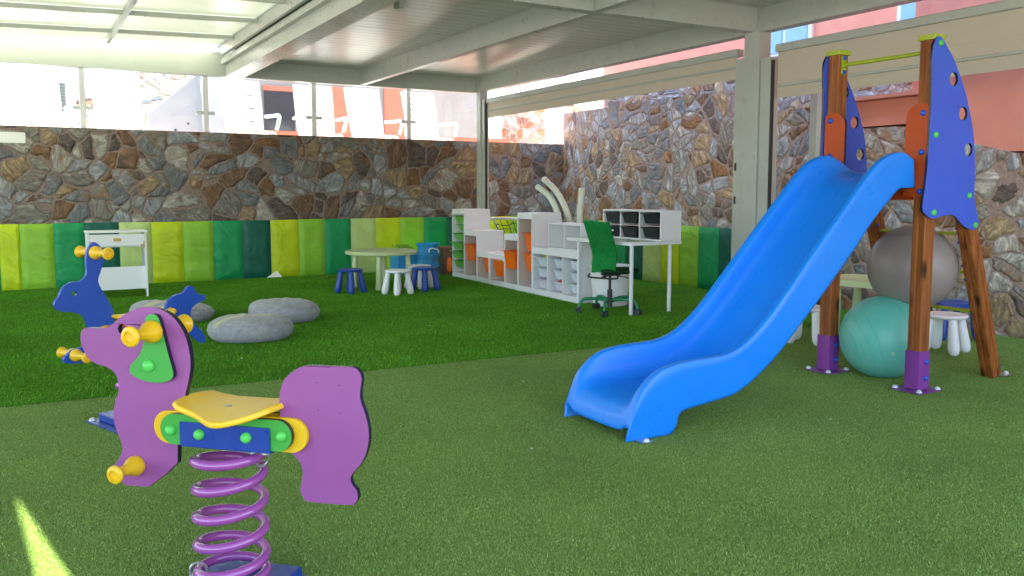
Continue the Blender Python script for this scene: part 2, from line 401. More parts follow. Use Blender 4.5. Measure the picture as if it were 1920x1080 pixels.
def turf(name, label, mat, nb, hgt, wid, lean, seed, nx, ny, cx, cy, tile=1.0, curl=.5, dir0=None):
    rnd = random.Random(seed)
    verts = []; faces = []
    for i in range(nb):
        x = rnd.uniform(-tile / 2, tile / 2); y = rnd.uniform(-tile / 2, tile / 2)
        h = hgt * rnd.uniform(.55, 1.15); w_ = wid * rnd.uniform(.7, 1.2)
        a = rnd.uniform(0, 2 * math.pi); ca, sa = math.cos(a) * w_ / 2, math.sin(a) * w_ / 2
        l = rnd.uniform(0, 2 * math.pi) if dir0 is None else dir0 + rnd.gauss(0, .9)
        m = lean * h * rnd.uniform(.3, 1.3); lx, ly = math.cos(l) * m, math.sin(l) * m
        b = len(verts)
        verts += [(x - ca, y - sa, 0), (x + ca, y + sa, 0), (x + ca * .8 + lx * .35, y + sa * .8 + ly * .35, h * .6), (x - ca * .8 + lx * .35, y - sa * .8 + ly * .35, h * .6), (x + lx, y + ly, h * (1 - curl * rnd.random() * .4))]
        faces += [(b, b + 1, b + 2, b + 3), (b + 3, b + 2, b + 4)]
    me = bpy.data.meshes.new(name); me.from_pydata(verts, [], faces); me.materials.append(mat)
    o = bpy.data.objects.new(name, me); col.objects.link(o)
    o['label'] = label; o['category'] = 'turf'; o['kind'] = 'stuff'
    ng = bpy.data.node_groups.new(name + '_tiles', 'GeometryNodeTree')
    ng.interface.new_socket('Geometry', in_out='INPUT', socket_type='NodeSocketGeometry')
    ng.interface.new_socket('Geometry', in_out='OUTPUT', socket_type='NodeSocketGeometry')
    gi = ng.nodes.new('NodeGroupInput'); go = ng.nodes.new('NodeGroupOutput')
    gr = ng.nodes.new('GeometryNodeMeshGrid')
    gr.inputs['Size X'].default_value = (nx - 1) * tile; gr.inputs['Size Y'].default_value = (ny - 1) * tile
    gr.inputs['Vertices X'].default_value = nx; gr.inputs['Vertices Y'].default_value = ny
    tr = ng.nodes.new('GeometryNodeTransform'); tr.inputs['Translation'].default_value = (cx, cy, 0)
    ip = ng.nodes.new('GeometryNodeInstanceOnPoints')
    rn = ng.nodes.new('FunctionNodeRandomValue'); rn.data_type = 'INT'
    ri = [s for s in rn.inputs if s.type == 'INT']; ri[0].default_value = 0; ri[1].default_value = 3; ri[3].default_value = seed
    mu = ng.nodes.new('ShaderNodeMath'); mu.operation = 'MULTIPLY'; mu.inputs[1].default_value = math.pi / 2
    cx_ = ng.nodes.new('ShaderNodeCombineXYZ')
    ro = [s for s in rn.outputs if s.type == 'INT'][0]
    L = ng.links.new
    L(ro, mu.inputs[0]); L(mu.outputs[0], cx_.inputs[2])
    L(gr.outputs['Mesh'], tr.inputs['Geometry']); L(tr.outputs[0], ip.inputs['Points']); L(gi.outputs[0], ip.inputs['Instance'])
    if dir0 is None: L(cx_.outputs[0], ip.inputs['Rotation'])
    L(ip.outputs[0], go.inputs[0])
    md = o.modifiers.new('tiles', 'NODES'); md.node_group = ng
    o.location = (0, 5.55, 0); o.rotation_euler = (0, 0, TA)
    return o
sm = blade_mat('short_turf_blades', ((.175, .275, .045), (.255, .40, .078), (.36, .52, .135)), .45, .35, .15)
lm = blade_mat('long_turf_blades', ((.07, .21, .008), (.12, .34, .015), (.20, .48, .035)), .5, .2, .22)
turf('short_turf_grass', 'short curly olive green artificial turf around the slide and spring riders', sm, 62000, .0085, .0016, 1.0, 3, 10, 5, 3.5, -2.5)
turf('long_turf_grass', 'longer bright green artificial turf in front of the padded wall', lm, 22000, .026, .003, .7, 5, 10, 8, 3.5, 4.0, dir0=R(-60))

# ---- stone retaining walls
STONE = stone_mat('crazy_paved_stone', 3.7, .72, 0, (1.05, 1, .94), .056)
STONE_R = stone_mat('crazy_paved_pale_stone', 4.5, 1.16, 7.3, (1.10, 1.0, .90), .048)
CAP = plastic('mortar_cap', (.42, .37, .33), .85, .4, 60)
def wall_poly(name, pts, tops, mat, thick=.3, z0=-.1):
    """wall whose visible face follows the plan polyline pts; tops = heights at each point (pairs allowed for steps)"""
    bm = newbm(); n = len(pts); A = []; B = []
    for i, (p, t) in enumerate(zip(pts, tops)):
        d = Vector(pts[min(i + 1, n - 1)]) - Vector(pts[max(i - 1, 0)]); d.normalize(); nn = Vector((d.y, -d.x)) * -thick
        A.append((bm.verts.new((p[0], p[1], z0)), bm.verts.new((p[0], p[1], t))))
        B.append((bm.verts.new((p[0] + nn.x, p[1] + nn.y, z0)), bm.verts.new((p[0] + nn.x, p[1] + nn.y, t))))
    for i in range(n - 1):
        bm.faces.new((A[i][0], A[i + 1][0], A[i + 1][1], A[i][1])); bm.faces.new((B[i][1], B[i + 1][1], B[i + 1][0], B[i][0]))
        bm.faces.new((A[i][1], A[i + 1][1], B[i + 1][1], B[i][1]))
    for k in (0, n - 1): bm.faces.new((A[k][0], A[k][1], B[k][1], B[k][0]))
    bmesh.ops.recalc_face_normals(bm, faces=bm.faces)
    return obj(name, bm, mat, smooth=False)
o = wall_poly('stone_wall', [(-4, 12.16), (9.5, 12.16)], [2.03, 2.015], STONE, .32)
tag(o, 'brown and grey crazy stone retaining wall at the back below the terrace', 'stone wall')
# right wall follows a slight bend; stepped top
P_ = [(8.05, 12.15), (7.66, 10.6), (7.45, 9.2), (7.42, 7.62)]
o = wall_poly('stone_wall', P_, [2.53, 2.47, 2.45, 2.42], STONE_R, .30)
tag(o, 'tall pale stone wall on the right behind the desk, left of the white pillar', 'stone wall')
o = wall_poly('stone_wall', [(7.42, 7.62), (7.36, 6.34)], [2.13, 2.12], STONE_R, .30)
tag(o, 'short stretch of stone wall with a pale ledge just right of the white pillar', 'stone wall')
o = wall_poly('stone_wall', [(7.36, 6.34), (7.31, 5.25), (7.20, 4.1), (7.1, 1.0)], [1.86, 1.84, 1.54, 1.53], STONE_R, .30)
tag(o, 'lower stone wall under the salmon building behind the slide tower', 'stone wall')
bm = newbm(); boxb(bm, 8.35, 8.7, 5.35, 11.4, 1.0, 2.92)
tag(obj('stone_wall', bm, STONE_R, smooth=False), 'set back upper stone wall seen above the ledge behind the slide tower', 'stone wall')
bm = newbm(); boxb(bm, 8.4, 10.3, 14.6, 14.9, 1.7, 2.98)
tag(obj('stone_wall', bm, STONE_R, smooth=False), 'sunlit pale stone wall far beyond the corner post', 'stone wall')

bm = newbm(); boxb(bm, 8.12, 8.40, 12.55, 12.85, 1.70, 3.4)
tag(obj('sunlit_wall_end', bm, plastic('sunlit_end_white', (.82, .83, .82), .8, .2), smooth=False), 'white block standing in for the sunlit end of the tall right stone wall', 'pillar')  # white block added for the wall's sunlit end, brightness put into its colour
# ---- salmon building, its height above the view raised to block the sun
b_ = thing('salmon_building', 'salmon rendered hotel building rising behind the stone wall on the right', 'building', (9, 3, 0))
def inpar(o, root):
    o.parent = root; o.matrix_parent_inverse = root.matrix_basis.inverted(); return o
def rpart(root, name, bm, mat, **kw):
    """part with mesh given in world coordinates"""
    o = obj(name, bm, mat, **kw)
    M = Matrix.Translation(root.location) @ Matrix.Rotation(root.rotation_euler[2], 4, 'Z')
    o.data.transform(M.inverted()); o.parent = root
    return o
bm = newbm()
boxb(bm, 7.26, 9.2, -4, 4.95, 1.56, 11); rpart(b_, 'wall', bm, SALMON, smooth=False)
bm = newbm(); boxb(bm, 8.75, 12, -4, 12.0, .5, 11.02); rpart(b_, 'wall', bm, SALMON, smooth=False)
bm = newbm(); boxb(bm, 7.42, 8.3, 4.96, 6.3, 1.87, 2.12); boxb(bm, 7.30, 8.3, 4.96, 6.3, 2.125, 2.16)
rpart(b_, 'ledge', bm, SALMON, smooth=False)
bm = newbm(); boxb(bm, 7.42, 8.1, 4.96, 5.22, 2.165, 10.9); rpart(b_, 'pillar', bm, SALMON, smooth=False)
for ya, yb, za, zb, gm_ in ((7.55, 8.42, 2.95, 4.3, BWHITE), (5.6, 6.35, 2.95, 4.3, GLASSB), (5.5, 7.2, 6.0, 7.5, GLASSB), (8.6, 10.2, 6.0, 7.5, GLASSB)):
    bm = newbm(); boxb(bm, 8.70, 8.745, ya, yb, za, zb); f = rpart(b_, 'window', bm, BWHITE, smooth=False)
    ym = (ya + yb) / 2
    for y0_, y1_ in ((ya + .06, ym - .03), (ym + .03, yb - .06)):
        bm = newbm(); boxb(bm, 8.68, 8.70, y0_, y1_, za + .07, zb - .07)
        q = obj('pane', bm, GLASSB, smooth=False); q.data.transform(Matrix.Translation(b_.location).inverted()); q.parent = f

SALMON_D = plastic('terracotta_render', (.50, .15, .10), .85, .3, 120, .08, .2)
FARW = plastic('far_white_render', (.24, .245, .24), .8, .3, 120, .08, .2)
# ---- terrace and things on it
tm = plastic('terrace_tile', (.55, .42, .35), .7, .1)
bm = newbm(); boxb(bm, -30, 30, 12.5, 60, -.4, 1.70); kind(obj('terrace', bm, tm, smooth=False))
bm = newbm(); boxb(bm, 3.0, 8.2, 14.2, 14.4, 1.705, 2.22)
tag(obj('planter_wall', bm, SALMON_D, smooth=False), 'low salmon parapet behind the white garden chairs on the terrace', 'low wall')
fb = thing('far_building', 'far salmon and white building with dark openings behind the terrace chairs', 'building', (6, 18.5, 1.7))
bm = newbm(); boxb(bm, 3.9, 9.5, 18, 19.5, 1.705, 6); rpart(fb, 'wall', bm, FARW, smooth=False)
def slab(root, nm, x0, x1, z0, z1, mat, y=17.95, t=.045):
    bm = newbm(); boxb(bm, x0, x1, y - t, y, z0, z1); return rpart(root, nm, bm, mat, smooth=False)
slab(fb, 'lintel', 4.5, 5.2, 3.30, 3.40, SALMON_D, 17.99)
slab(fb, 'opening', 4.52, 5.15, 2.3, 3.295, GLASSD, 17.99)
slab(fb, 'wall_panel', 5.90, 6.42, 2.3, 3.46, SALMON_D, 17.99)
slab(fb, 'wall_panel', 7.15, 7.75, 2.3, 3.5, SALMON_D, 17.99)
slab(fb, 'opening', 4.02, 4.3, 2.3, 3.42, GLASSD, 17.99)
slab(fb, 'blue_column', 5.72, 5.88, 2.2, 3.3, GLASSB, 17.99)
wb = thing('white_house', 'sunlit white house with shuttered window beyond the left of the terrace', 'building', (-2, 17, 1.7))
bm = newbm(); boxb(bm, -9, 1.35, 17, 20, 1.705, 6.5); rpart(wb, 'wall', bm, BWHITE, smooth=False)
SHUT = plastic('grey_shutter', (.10, .12, .12), .6, .02)
bm = newbm()
for k in range(9): boxb(bm, .66, .84, 16.955, 16.985, 2.62 + k * .055, 2.66 + k * .055)
rpart(wb, 'shutter', bm, SHUT, smooth=False)
# outside stair with a diagonal parapet and rock slope
st = thing('outside_stair', 'white outside stair with sloping parapet beside the garden chairs', 'staircase', (2.3, 15.2, 1.7))
CON = plastic('pale_concrete', (.30, .32, .335), .8, .3, 80)
bm = newbm(); prism(bm, [[(1.9, 1.71), (2.75, 1.71), (2.75, 3.2), (1.9, 2.45)]], (0, 15, 0), (1, 0, 0), (0, 0, 1), (0, 1, 0), 0, .18); rpart(st, 'parapet', bm, CON, smooth=False)
bm = newbm()
for k in range(7): boxb(bm, 1.3 + k * .28, 3.4, 15.3, 16.3, 1.71, 1.85 + k * .17)
rpart(st, 'steps', bm, CON, smooth=False)
bm = newbm(); boxb(bm, 2.75, 3.45, 14.9, 15.2, 1.71, 3.4); rpart(st, 'end_wall', bm, plastic('pale_blue_render', (.36, .42, .46), .8, .2), smooth=False)
for k in range(3):
    bm = newbm(); cyl(bm, (2.12 + k * .2, 14.985, 2.12 + k * .11), (2.12 + k * .2, 15.0, 2.12 + k * .11), .02, n=12); rpart(st, 'vent_hole', bm, GLASSD)
ROCK = stone_mat('rock_slope', 2.5, .45, 3.1)
bm = newbm(); bmesh.ops.create_grid(bm, x_segments=14, y_segments=10, size=1)
for v in bm.verts: v.co = Vector((1.0 + (v.co.x + 1) * 1.4, 17.4 + (v.co.y + 1) * .8 - 1.3, 1.7 + (v.co.y + 1) * 1.0 + random.uniform(-.12, .12)))
kind(obj('rock_slope', bm, ROCK))
# plants behind the chairs
LEAF = base('terrace_leaves', (.07, .16, .02), .6)[0]
for i, (px, pz) in enumerate(((.45, 1.95), (1.35, 1.93), (2.62, 1.95))):
    bm = newbm(); rr = random.Random(40 + i)
    for k in range(260):
        p = Vector((px + rr.gauss(0, .16), 13.9 + rr.gauss(0, .1), 1.73 + abs(rr.gauss(0, .17)))); q = Vector((rr.uniform(-1, 1), rr.uniform(-1, 1), rr.uniform(-.4, 1))).normalized() * .07
        r_ = Vector((rr.uniform(-1, 1), rr.uniform(-1, 1), rr.uniform(-1, 1))).normalized() * .02
        bm.faces.new([bm.verts.new(p + r_), bm.verts.new(p + q), bm.verts.new(p - r_)])
    tag(obj('low_shrub', bm, LEAF, smooth=False), ['low green shrub behind the leftmost terrace chair', 'low green shrub behind the second terrace chair from the left', 'low green shrub behind the third terrace chair from the left'][i], 'shrub', 'low shrubs on the terrace')

# glass balustrade
def glass_mat():
    m = bpy.data.materials.new('clear_glass'); m.use_nodes = True; nt = m.node_tree; nt.nodes.clear()
    out = N(nt, 'ShaderNodeOutputMaterial'); t = N(nt, 'ShaderNodeBsdfTransparent'); t.inputs[0].default_value = (.93, .97, .96, 1)
    gl = N(nt, 'ShaderNodeBsdfGlossy'); gl.inputs['Roughness'].default_value = .02
    fr = N(nt, 'ShaderNodeFresnel'); fr.inputs[0].default_value = 1.45
    mx = N(nt, 'ShaderNodeMixShader'); lk(nt, fr.outputs[0], mx.inputs[0]); lk(nt, t.outputs[0], mx.inputs[1]); lk(nt, gl.outputs[0], mx.inputs[2]); lk(nt, mx.outputs[0], out.inputs[0])
    return m
GL = glass_mat()
rl = thing('glass_balustrade', 'glass balustrade with white posts and clamps on top of the back stone wall', 'balustrade', (3, 12.36, 2.03))
PX = [.80, 2.31, 3.82, 5.31]
for x in PX:
    bm = newbm(); boxb(bm, x - .035, x + .035, 12.32, 12.39, 2.02, 2.86); rpart(rl, 'post', bm, WHITE_P, bevel=.004)
    for s in (-1, 1):
        bm = newbm(); boxb(bm, x + s * .037 - (.08 if s < 0 else 0), x + s * .037 + (.08 if s > 0 else 0), 12.335, 12.375, 2.27, 2.32); rpart(rl, 'clamp', bm, CLAMP, bevel=.003)
XX = [-.72] + PX + [6.8]
for a, b in zip(XX, XX[1:]):
    bm = newbm(); boxb(bm, a + .06, b - .06, 12.35, 12.36, 2.06, 2.95); rpart(rl, 'glass_pane', bm, GL, smooth=False)

# ---- garden chairs
def garden_chair(label):
    t = thing('garden_chair', label, 'chair', group='white plastic chairs on the terrace')
    # backrest: curved slatted shell
    bm = newbm(); H0, H1 = .40, 1.20; W = .27
    def bp(u, z): # u -1..1
        k = (z - H0) / (H1 - H0); ww = W * (.86 + .2 * k - .12 * k * k)
        return Vector((u * ww, .20 + .26 * k + .05 * (1 - u * u), z))
    us = [-1 + 2 * i / 16 for i in range(17)]
    rows = [H0 + (H1 - H0) * i / 48 for i in range(49)]
    g_ = [[bm.verts.new(bp(u, z)) for u in us] for z in rows]
    for i in range(48):
        slot = i % 6 >= 4 and 8 < i < 44
        for j in range(16):
            if slot and 3 <= j < 13: continue
            bm.faces.new((g_[i][j], g_[i][j + 1], g_[i + 1][j + 1], g_[i + 1][j]))
    obj('backrest', bm, CHAIR_P, t, solid=.035)
    bm = newbm(); prism(bm, [rrect(-.25, .25, -.24, .26, .06)], (0, 0, 0), (1, 0, 0), (0, 1, 0), (0, 0, 1), .38, .41); obj('seat', bm, CHAIR_P, t, bevel=.008)
    for sx in (-1, 1):
        bm = newbm(); tube(bm, [(sx * .27, -.26, .42), (sx * .30, -.28, .58), (sx * .31, -.20, .645), (sx * .31, .05, .65), (sx * .29, .28, .66)], .026, 8, k=4); obj('armrest', bm, CHAIR_P, t)
        for y0, y1 in ((-.22, -.30), (.24, .34)):
            bm = newbm(); cyl(bm, (sx * .235, y0, .39), (sx * .28, y1, 0), .034, .024, 8); obj('leg', bm, CHAIR_P, t)
    return t
CL = ['white plastic garden chair at the far left edge of the terrace', 'white plastic garden chair between the first balustrade post and the stair', 'white plastic garden chair just right of the second balustrade post',
      'white plastic garden chair directly behind the third balustrade post', 'white plastic garden chair between the third and fourth balustrade posts', 'white plastic garden chair just right of the fourth balustrade post']
gc = garden_chair(CL[0]); gc.location = (.38, 13.0, 1.70); gc.rotation_euler = (0, 0, R(12)); gc.scale = (1.15, 1, 1)
for lab, (x, y, r_) in zip(CL[1:], [(1.27, 12.95, -4), (3.04, 12.95, 4), (4.12, 13.05, -6), (5.0, 13.0, 4), (6.0, 13.05, 2)]):
    dup(gc, lab, (x, y, 1.70), R(r_))

# ================================================================= PERGOLA
def ceiling_mat():
    m, nt, b = base('ribbed_aluminium_ceiling', (.62, .62, .58), .28, .6)
    co = objco(nt); sx = N(nt, 'ShaderNodeSeparateXYZ'); lk(nt, co, sx.inputs[0])
    def saw(period, lo, hi):
        mo = N(nt, 'ShaderNodeMath', operation='PINGPONG'); mo.inputs[1].default_value = period / 2; lk(nt, sx.outputs[1], mo.inputs[0])
        mr = N(nt, 'ShaderNodeMapRange'); mr.inputs[1].default_value = lo; mr.inputs[2].default_value = hi; lk(nt, mo.outputs[0], mr.inputs[0]); return mr.outputs[0]
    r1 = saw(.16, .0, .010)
    lk(nt, ramp(nt, r1, [(0, (.30, .30, .28)), (1, (.62, .62, .58))]).outputs[0], b.inputs['Base Color'])  # shade of the grooves darkened into the base colour
    b0 = bump(nt, r1, b, 1., .006)
    b1 = bump(nt, saw(.08, .0, .04), b, .5, .004, b0)
    bump(nt, noise(nt, 2.2, 3, mapping(nt, co, (1, .6, 1))).outputs[0], b, .12, .06, b1)
    b.inputs['Metallic'].default_value = .2
    return m
CEIL = ceiling_mat()
def poly_mat():
    m, nt, b = base('milky_roof_sheet', (.80, .82, .76), .25, .5)
    co = objco(nt)
    n = noise(nt, 1.3, 4, co)
    lk(nt, ramp(nt, n.outputs[0], [(.3, (.66, .70, .62)), (.7, (.84, .86, .80))]).outputs[0], b.inputs['Base Color'])
    out = nt.nodes['Material Output']
    tl = N(nt, 'ShaderNodeBsdfTranslucent'); tl.inputs[0].default_value = (.80, .82, .72, 1)
    mx = N(nt, 'ShaderNodeMixShader'); mx.inputs[0].default_value = .22
    lk(nt, b.outputs[0], mx.inputs[1]); lk(nt, tl.outputs[0], mx.inputs[2]); lk(nt, mx.outputs[0], out.inputs[0])
    return m
POLY = poly_mat()
pg = thing('pergola', 'white aluminium pergola with ribbed ceiling, milky roof bay and square posts', 'pergola', (3, 6, 0))
def pp(name, bxs, mat=ALU, bev=.004, **kw):
    bm = newbm()
    for b in bxs: boxb(bm, *b)
    return rpart(pg, name, bm, mat, bevel=bev, **kw)
ZB, ZT = 2.75, 2.965
pp('back_beam', [(-3, 6.265, 11.93, 12.07, ZB, ZT + .09)])
pp('side_beam', [(6.27, 6.40, -1.0, 12.07, ZB + .003, ZT + .095)])
pp('back_sun_shield', [(-6, 6.40, 12.10, 12.48, ZT + .03, ZT + .13)])  # added strip hidden behind the beam, keeps sun off the foot of the mats
pp('roof_edge', [(6.402, 6.5, -1.05, 12.1, ZT - .03, ZT + .2)])
mb = pp('main_beam', [(2.50, 2.745, -1.0, 11.925, ZB, ZT + .09)])
pp('joist', [(4.375, 4.465, 6.215, 11.925, ZB + .005, ZT + .08)])
pp('joist', [(4.34, 4.43, -1.0, 6.085, ZB + .005, ZT + .08)])
pp('cross_beam', [(2.75, 6.265, 6.09, 6.21, ZB + .002, ZT + .085)])
# opaque ribbed ceiling bays, joints every 1.13 m
def bay(x0, x1, y0, y1):
    y = y1
    while y > y0 + .05:
        yy = max(y0, y - 1.13)
        pp('ceiling_panel', [(x0, x1, yy + .004, y - .004, ZT + .015, ZT + .075)], CEIL, 0)
        y = yy
bay(2.75, 4.37, 6.22, 11.1); bay(4.47, 6.268, 6.22, 11.1)
pp('ceiling_panel', [(2.75, 4.37, 11.104, 11.92, ZT + .015, ZT + .075)], CEIL, 0)
pp('ceiling_panel', [(4.47, 6.268, 11.104, 11.92, ZT + .015, ZT + .075)], CEIL, 0)
bay(2.75, 4.336, -1.0, 6.08); bay(4.434, 6.268, -1.0, 6.08)
pp('sun_block_slab', [(2.38, 6.40, -1.05, 12.1, ZT + .16, ZT + .19)], ALU, 0)  # added unseen cover above the ceiling, stops sun leaking through the joints
# sliding milky bay on the left, tilted up towards the main beam
def tz(x): return 3.0 + .034 * x
def tilted(name, x0, x1, y0, y1, dz0, dz1, mat, bev=0):
    bm = newbm(); vs = []
    for x in (x0, x1):
        for y in (y0, y1):
            for dz in (dz0, dz1): vs.append(bm.verts.new((x, y, tz(x) + dz)))
    for f in ((0, 1, 3, 2), (4, 6, 7, 5), (0, 4, 5, 1), (2, 3, 7, 6), (0, 2, 6, 4), (1, 5, 7, 3)): bm.faces.new([vs[i] for i in f])
    bmesh.ops.recalc_face_normals(bm, faces=bm.faces)
    return rpart(pg, name, bm, mat, bevel=bev, smooth=False)
ys = [11.62, 10.85, 9.69, 8.55, 7.4, 6.25, 5.1]
for a, b in zip(ys[1:], ys): 
    tilted('roof_sheet', -2.9, 1.04, a + .005, b - .02, .03, .04, POLY); tilted('roof_sheet', 1.08, 2.40, a + .02, b - .02, .03, .04, POLY)
for y in ys[1:]: tilted('purlin', -2.9, 2.40, y - .025, y + .025, -.02, .028, ALU)
POLY2 = poly_mat(); POLY2.name = 'bright_gap_strip'  # added strip over the open gap, extra translucent to give its white glow
POLY2.node_tree.nodes['Mix Shader'].inputs[0].default_value = .75
for xa, xb in ((-2.9, 1.035), (1.085, 2.40)): tilted('roof_sheet', xa, xb, 11.61, 11.925, .03, .04, POLY2)
tilted('rail', 1.035, 1.085, 5.1, 11.62, -.022, .045, ALU)
tilted('rail', 2.385, 2.43, -1.0, 11.62, -.10, .05, ALU)
pp('track', [(2.44, 2.497, -1.0, 11.9, 2.90, 2.97)], ALU)
pp('seal', [(2.485, 2.499, -1.0, 11.9, 2.985, 3.0)], ALU_D, 0)
# near part of the left bay: opaque, with a tapering gap that lets one sliver of sun through
def roofpoly(*loops):
    bm = newbm(); prism(bm, list(loops), (0, 0, 3.02), (1, 0, 0), (0, 1, 0), (0, 0, 1), 0, .03); rpart(pg, 'roof_sheet', bm, CEIL, smooth=False)
roofpoly([(-6, -1.0), (2.4, -1.0), (2.4, 5.08), (-6, 5.08)], [(1.655, 4.32), (1.735, 3.15), (1.845, 3.15)])
roofpoly([(-6, 5.09), (-2.91, 5.09), (-2.91, 11.9), (-6, 11.9)])  # unseen roof added further left to cut the side light
# posts
bm = newbm(); boxb(bm, 6.20, 6.33, 11.66, 11.79, 0, ZB); rpart(pg, 'post', bm, ALU, bevel=.008)
bm = newbm(); boxb(bm, 6.22, 6.30, 11.57, 11.655, 0, 2.62); rpart(pg, 'shade_guide', bm, ALU, bevel=.004)
bm = newbm(); boxb(bm, 6.23, 6.26, 11.55, 11.568, 0, 2.6); rpart(pg, 'seal', bm, ALU_D)
bm = newbm(); boxb(bm, 6.20, 6.36, 6.0, 6.195, 0, ZB); rpart(pg, 'post', bm, ALU, bevel=.008)
bm = newbm(); boxb(bm, 6.22, 6.34, 6.20, 6.325, 0, 2.52); rpart(pg, 'shade_guide', bm, ALU, bevel=.004)
bm = newbm(); boxb(bm, 6.22, 6.34, 5.87, 5.995, 0, 2.49); rpart(pg, 'shade_guide', bm, ALU, bevel=.004)
bm = newbm(); boxb(bm, 6.23, 6.26, 5.85, 5.868, 0, 2.46); rpart(pg, 'seal', bm, ALU_D)
bm = newbm(); boxb(bm, 6.20, 6.36, -.2, -.02, 0, ZB); rpart(pg, 'post', bm, ALU, bevel=.008)
bm = newbm(); boxb(bm, -2.95, -2.8, 11.8, 11.92, 0, ZB); rpart(pg, 'post', bm, ALU, bevel=.008)
for z in (1.43, 1.10):
    bm = newbm(); boxb(bm, 6.212, 6.219, 6.28, 6.30, z, z + .075); rpart(pg, 'latch', bm, ALU_D)
bm = newbm(); boxb(bm, 2.99, 3.07, 7.13, 7.26, 2.84, 2.975); boxb(bm, 3.0, 3.05, 7.15, 7.24, 2.83, 2.839); rpart(pg, 'motor_box', bm, CLAMP, bevel=.006)
# roller shades
def fab_mat():
    m, nt, b = base('cream_shade_fabric', (.80, .755, .64), .8, .2)
    out = nt.nodes['Material Output']; tl = N(nt, 'ShaderNodeBsdfTranslucent'); tl.inputs[0].default_value = (.72, .66, .50, 1)
    mx = N(nt, 'ShaderNodeMixShader'); mx.inputs[0].default_value = .35
    lk(nt, b.outputs[0], mx.inputs[1]); lk(nt, tl.outputs[0], mx.inputs[2]); lk(nt, mx.outputs[0], out.inputs[0])
    co = objco(nt); bump(nt, noise(nt, 2, 3, mapping(nt, co, (1, .5, 5), (.15, 0, 0)), .6).outputs[0], b, .3, .04)
    return m
FAB = fab_mat()
def shade(label, y0, y1, zbox, zbot):
    t = thing('roller_shade', label, 'roller shade', (6.28, (y0 + y1) / 2, zbot), group='roller shades along the right side')
    bm = newbm(); boxb(bm, 6.24, 6.34, y0, y1, zbox - .005, zbox + .07); rpart(t, 'cassette', bm, ALU, bevel=.012)
    bm = newbm(); boxb(bm, 6.268, 6.272, y0 + .02, y1 - .02, zbot + .13, zbox - .006); rpart(t, 'fabric', bm, FAB, smooth=False)
    bm = newbm(); boxb(bm, 6.255, 6.29, y0 + .01, y1 - .01, zbot + .105, zbot + .129); rpart(t, 'bottom_bar', bm, ALU, bevel=.006)
    bm = newbm(); boxb(bm, 6.266, 6.273, y0 + .02, y1 - .02, zbot, zbot + .104); rpart(t, 'flap', bm, FAB, smooth=False)
shade('partly lowered cream roller shade between the corner post and the pillar', 6.33, 11.56, 2.56, 2.335)
shade('longer lowered cream roller shade right of the pillar behind the slide tower', .0, 5.84, 2.53, 2.10)
bm = newbm(); boxb(bm, 6.87, 6.95, 5.86, 5.95, 0, 2.6)
tag(obj('white_post', bm, ALU, bevel=.006), 'slim white post outside the pergola just left of the slide tower', 'post')
bm = newbm(); prism(bm, [rrect(-.14, .14, 1.815, 1.945, .008)], (0, 12.157, 0), (1, 0, 0), (0, 0, 1), (0, -1, 0), 0, .012)
tag(obj('cover_plate', bm, WHITE_P, bevel=.003), 'square white cover plate set in the stone wall at the far left', 'cover plate')

# ================================================================= WALL MATS
MC = {'lime': (.54, .66, .012), 'leaf': (.28, .56, .040), 'green': (.008, .31, .095), 'dark': (.003, .115, .075), 'pale': (.52, .66, .22)}
MM = {k: fabric_mat('mat_vinyl_' + k, v) for k, v in MC.items()}
def puffy(bm, x0, x1, z0, z1, t=.045):
    """cushion panel lying in the x-z plane, front towards -y, soft rounded edges"""
    nx, nz = 8, 14
    F = [[None] * (nz + 1) for _ in range(nx + 1)]; Bk = [[None] * (nz + 1) for _ in range(nx + 1)]
    for i in range(nx + 1):
        for j in range(nz + 1):
            u = i / nx; v = j / nz
            e = min(1, min(u, 1 - u) * 9) ** .5 * min(1, min(v, 1 - v) * 16) ** .5
            F[i][j] = bm.verts.new((x0 + (x1 - x0) * u, -t * (.45 + .55 * e), z0 + (z1 - z0) * v))
            Bk[i][j] = bm.verts.new((x0 + (x1 - x0) * u, 0, z0 + (z1 - z0) * v))
    for i in range(nx):
        for j in range(nz):
            bm.faces.new((F[i][j], F[i + 1][j], F[i + 1][j + 1], F[i][j + 1])); bm.faces.new((Bk[i][j], Bk[i][j + 1], Bk[i + 1][j + 1], Bk[i + 1][j]))
    for i in range(nx):
        bm.faces.new((F[i][0], Bk[i][0], Bk[i + 1][0], F[i + 1][0])); bm.faces.new((F[i][nz], F[i + 1][nz], Bk[i + 1][nz], Bk[i][nz]))
    for j in range(nz):
        bm.faces.new((F[0][j], F[0][j + 1], Bk[0][j + 1], Bk[0][j])); bm.faces.new((F[nx][j], Bk[nx][j], Bk[nx][j + 1], F[nx][j + 1]))
def gym_mat(label, xs, cols, loc, rz, h=.82, tilt=0):
    t = thing('gym_mat', label, 'gym mat', loc, rz, 'folding gym mats padding the walls')
    for a, b, c in zip(xs, xs[1:], cols):
        bm = newbm(); puffy(bm, a + .001, b - .001, 0, h - random.uniform(0, .008)); obj('panel', bm, MM[c], t)
    return t
YM = 12.14
L4 = ['lime', 'leaf', 'green', 'dark']
gym_mat('folding mat standing at the far left of the back wall, left of the white cabinet', [-1.25, -.9, -.55, -.2, .02, .39][2:], ['green', 'lime', 'leaf'], (0, YM, .01), 0)
gym_mat('folding mat standing directly behind the white cabinet with teal and pale panels', [.39, .74, 1.14, 1.53], ['green', 'dark', 'pale'], (0, YM, .01), 0)
gym_mat('folding mat standing on the back wall right of the white cabinet', [1.53, 1.92, 2.31, 2.70, 3.09], L4, (0, YM, .01), 0)
gym_mat('folding mat standing on the back wall left of the round lime table', [3.09, 3.49, 3.87, 4.27, 4.66], ['lime', 'leaf', 'green', 'pale'], (0, YM, .01), 0)
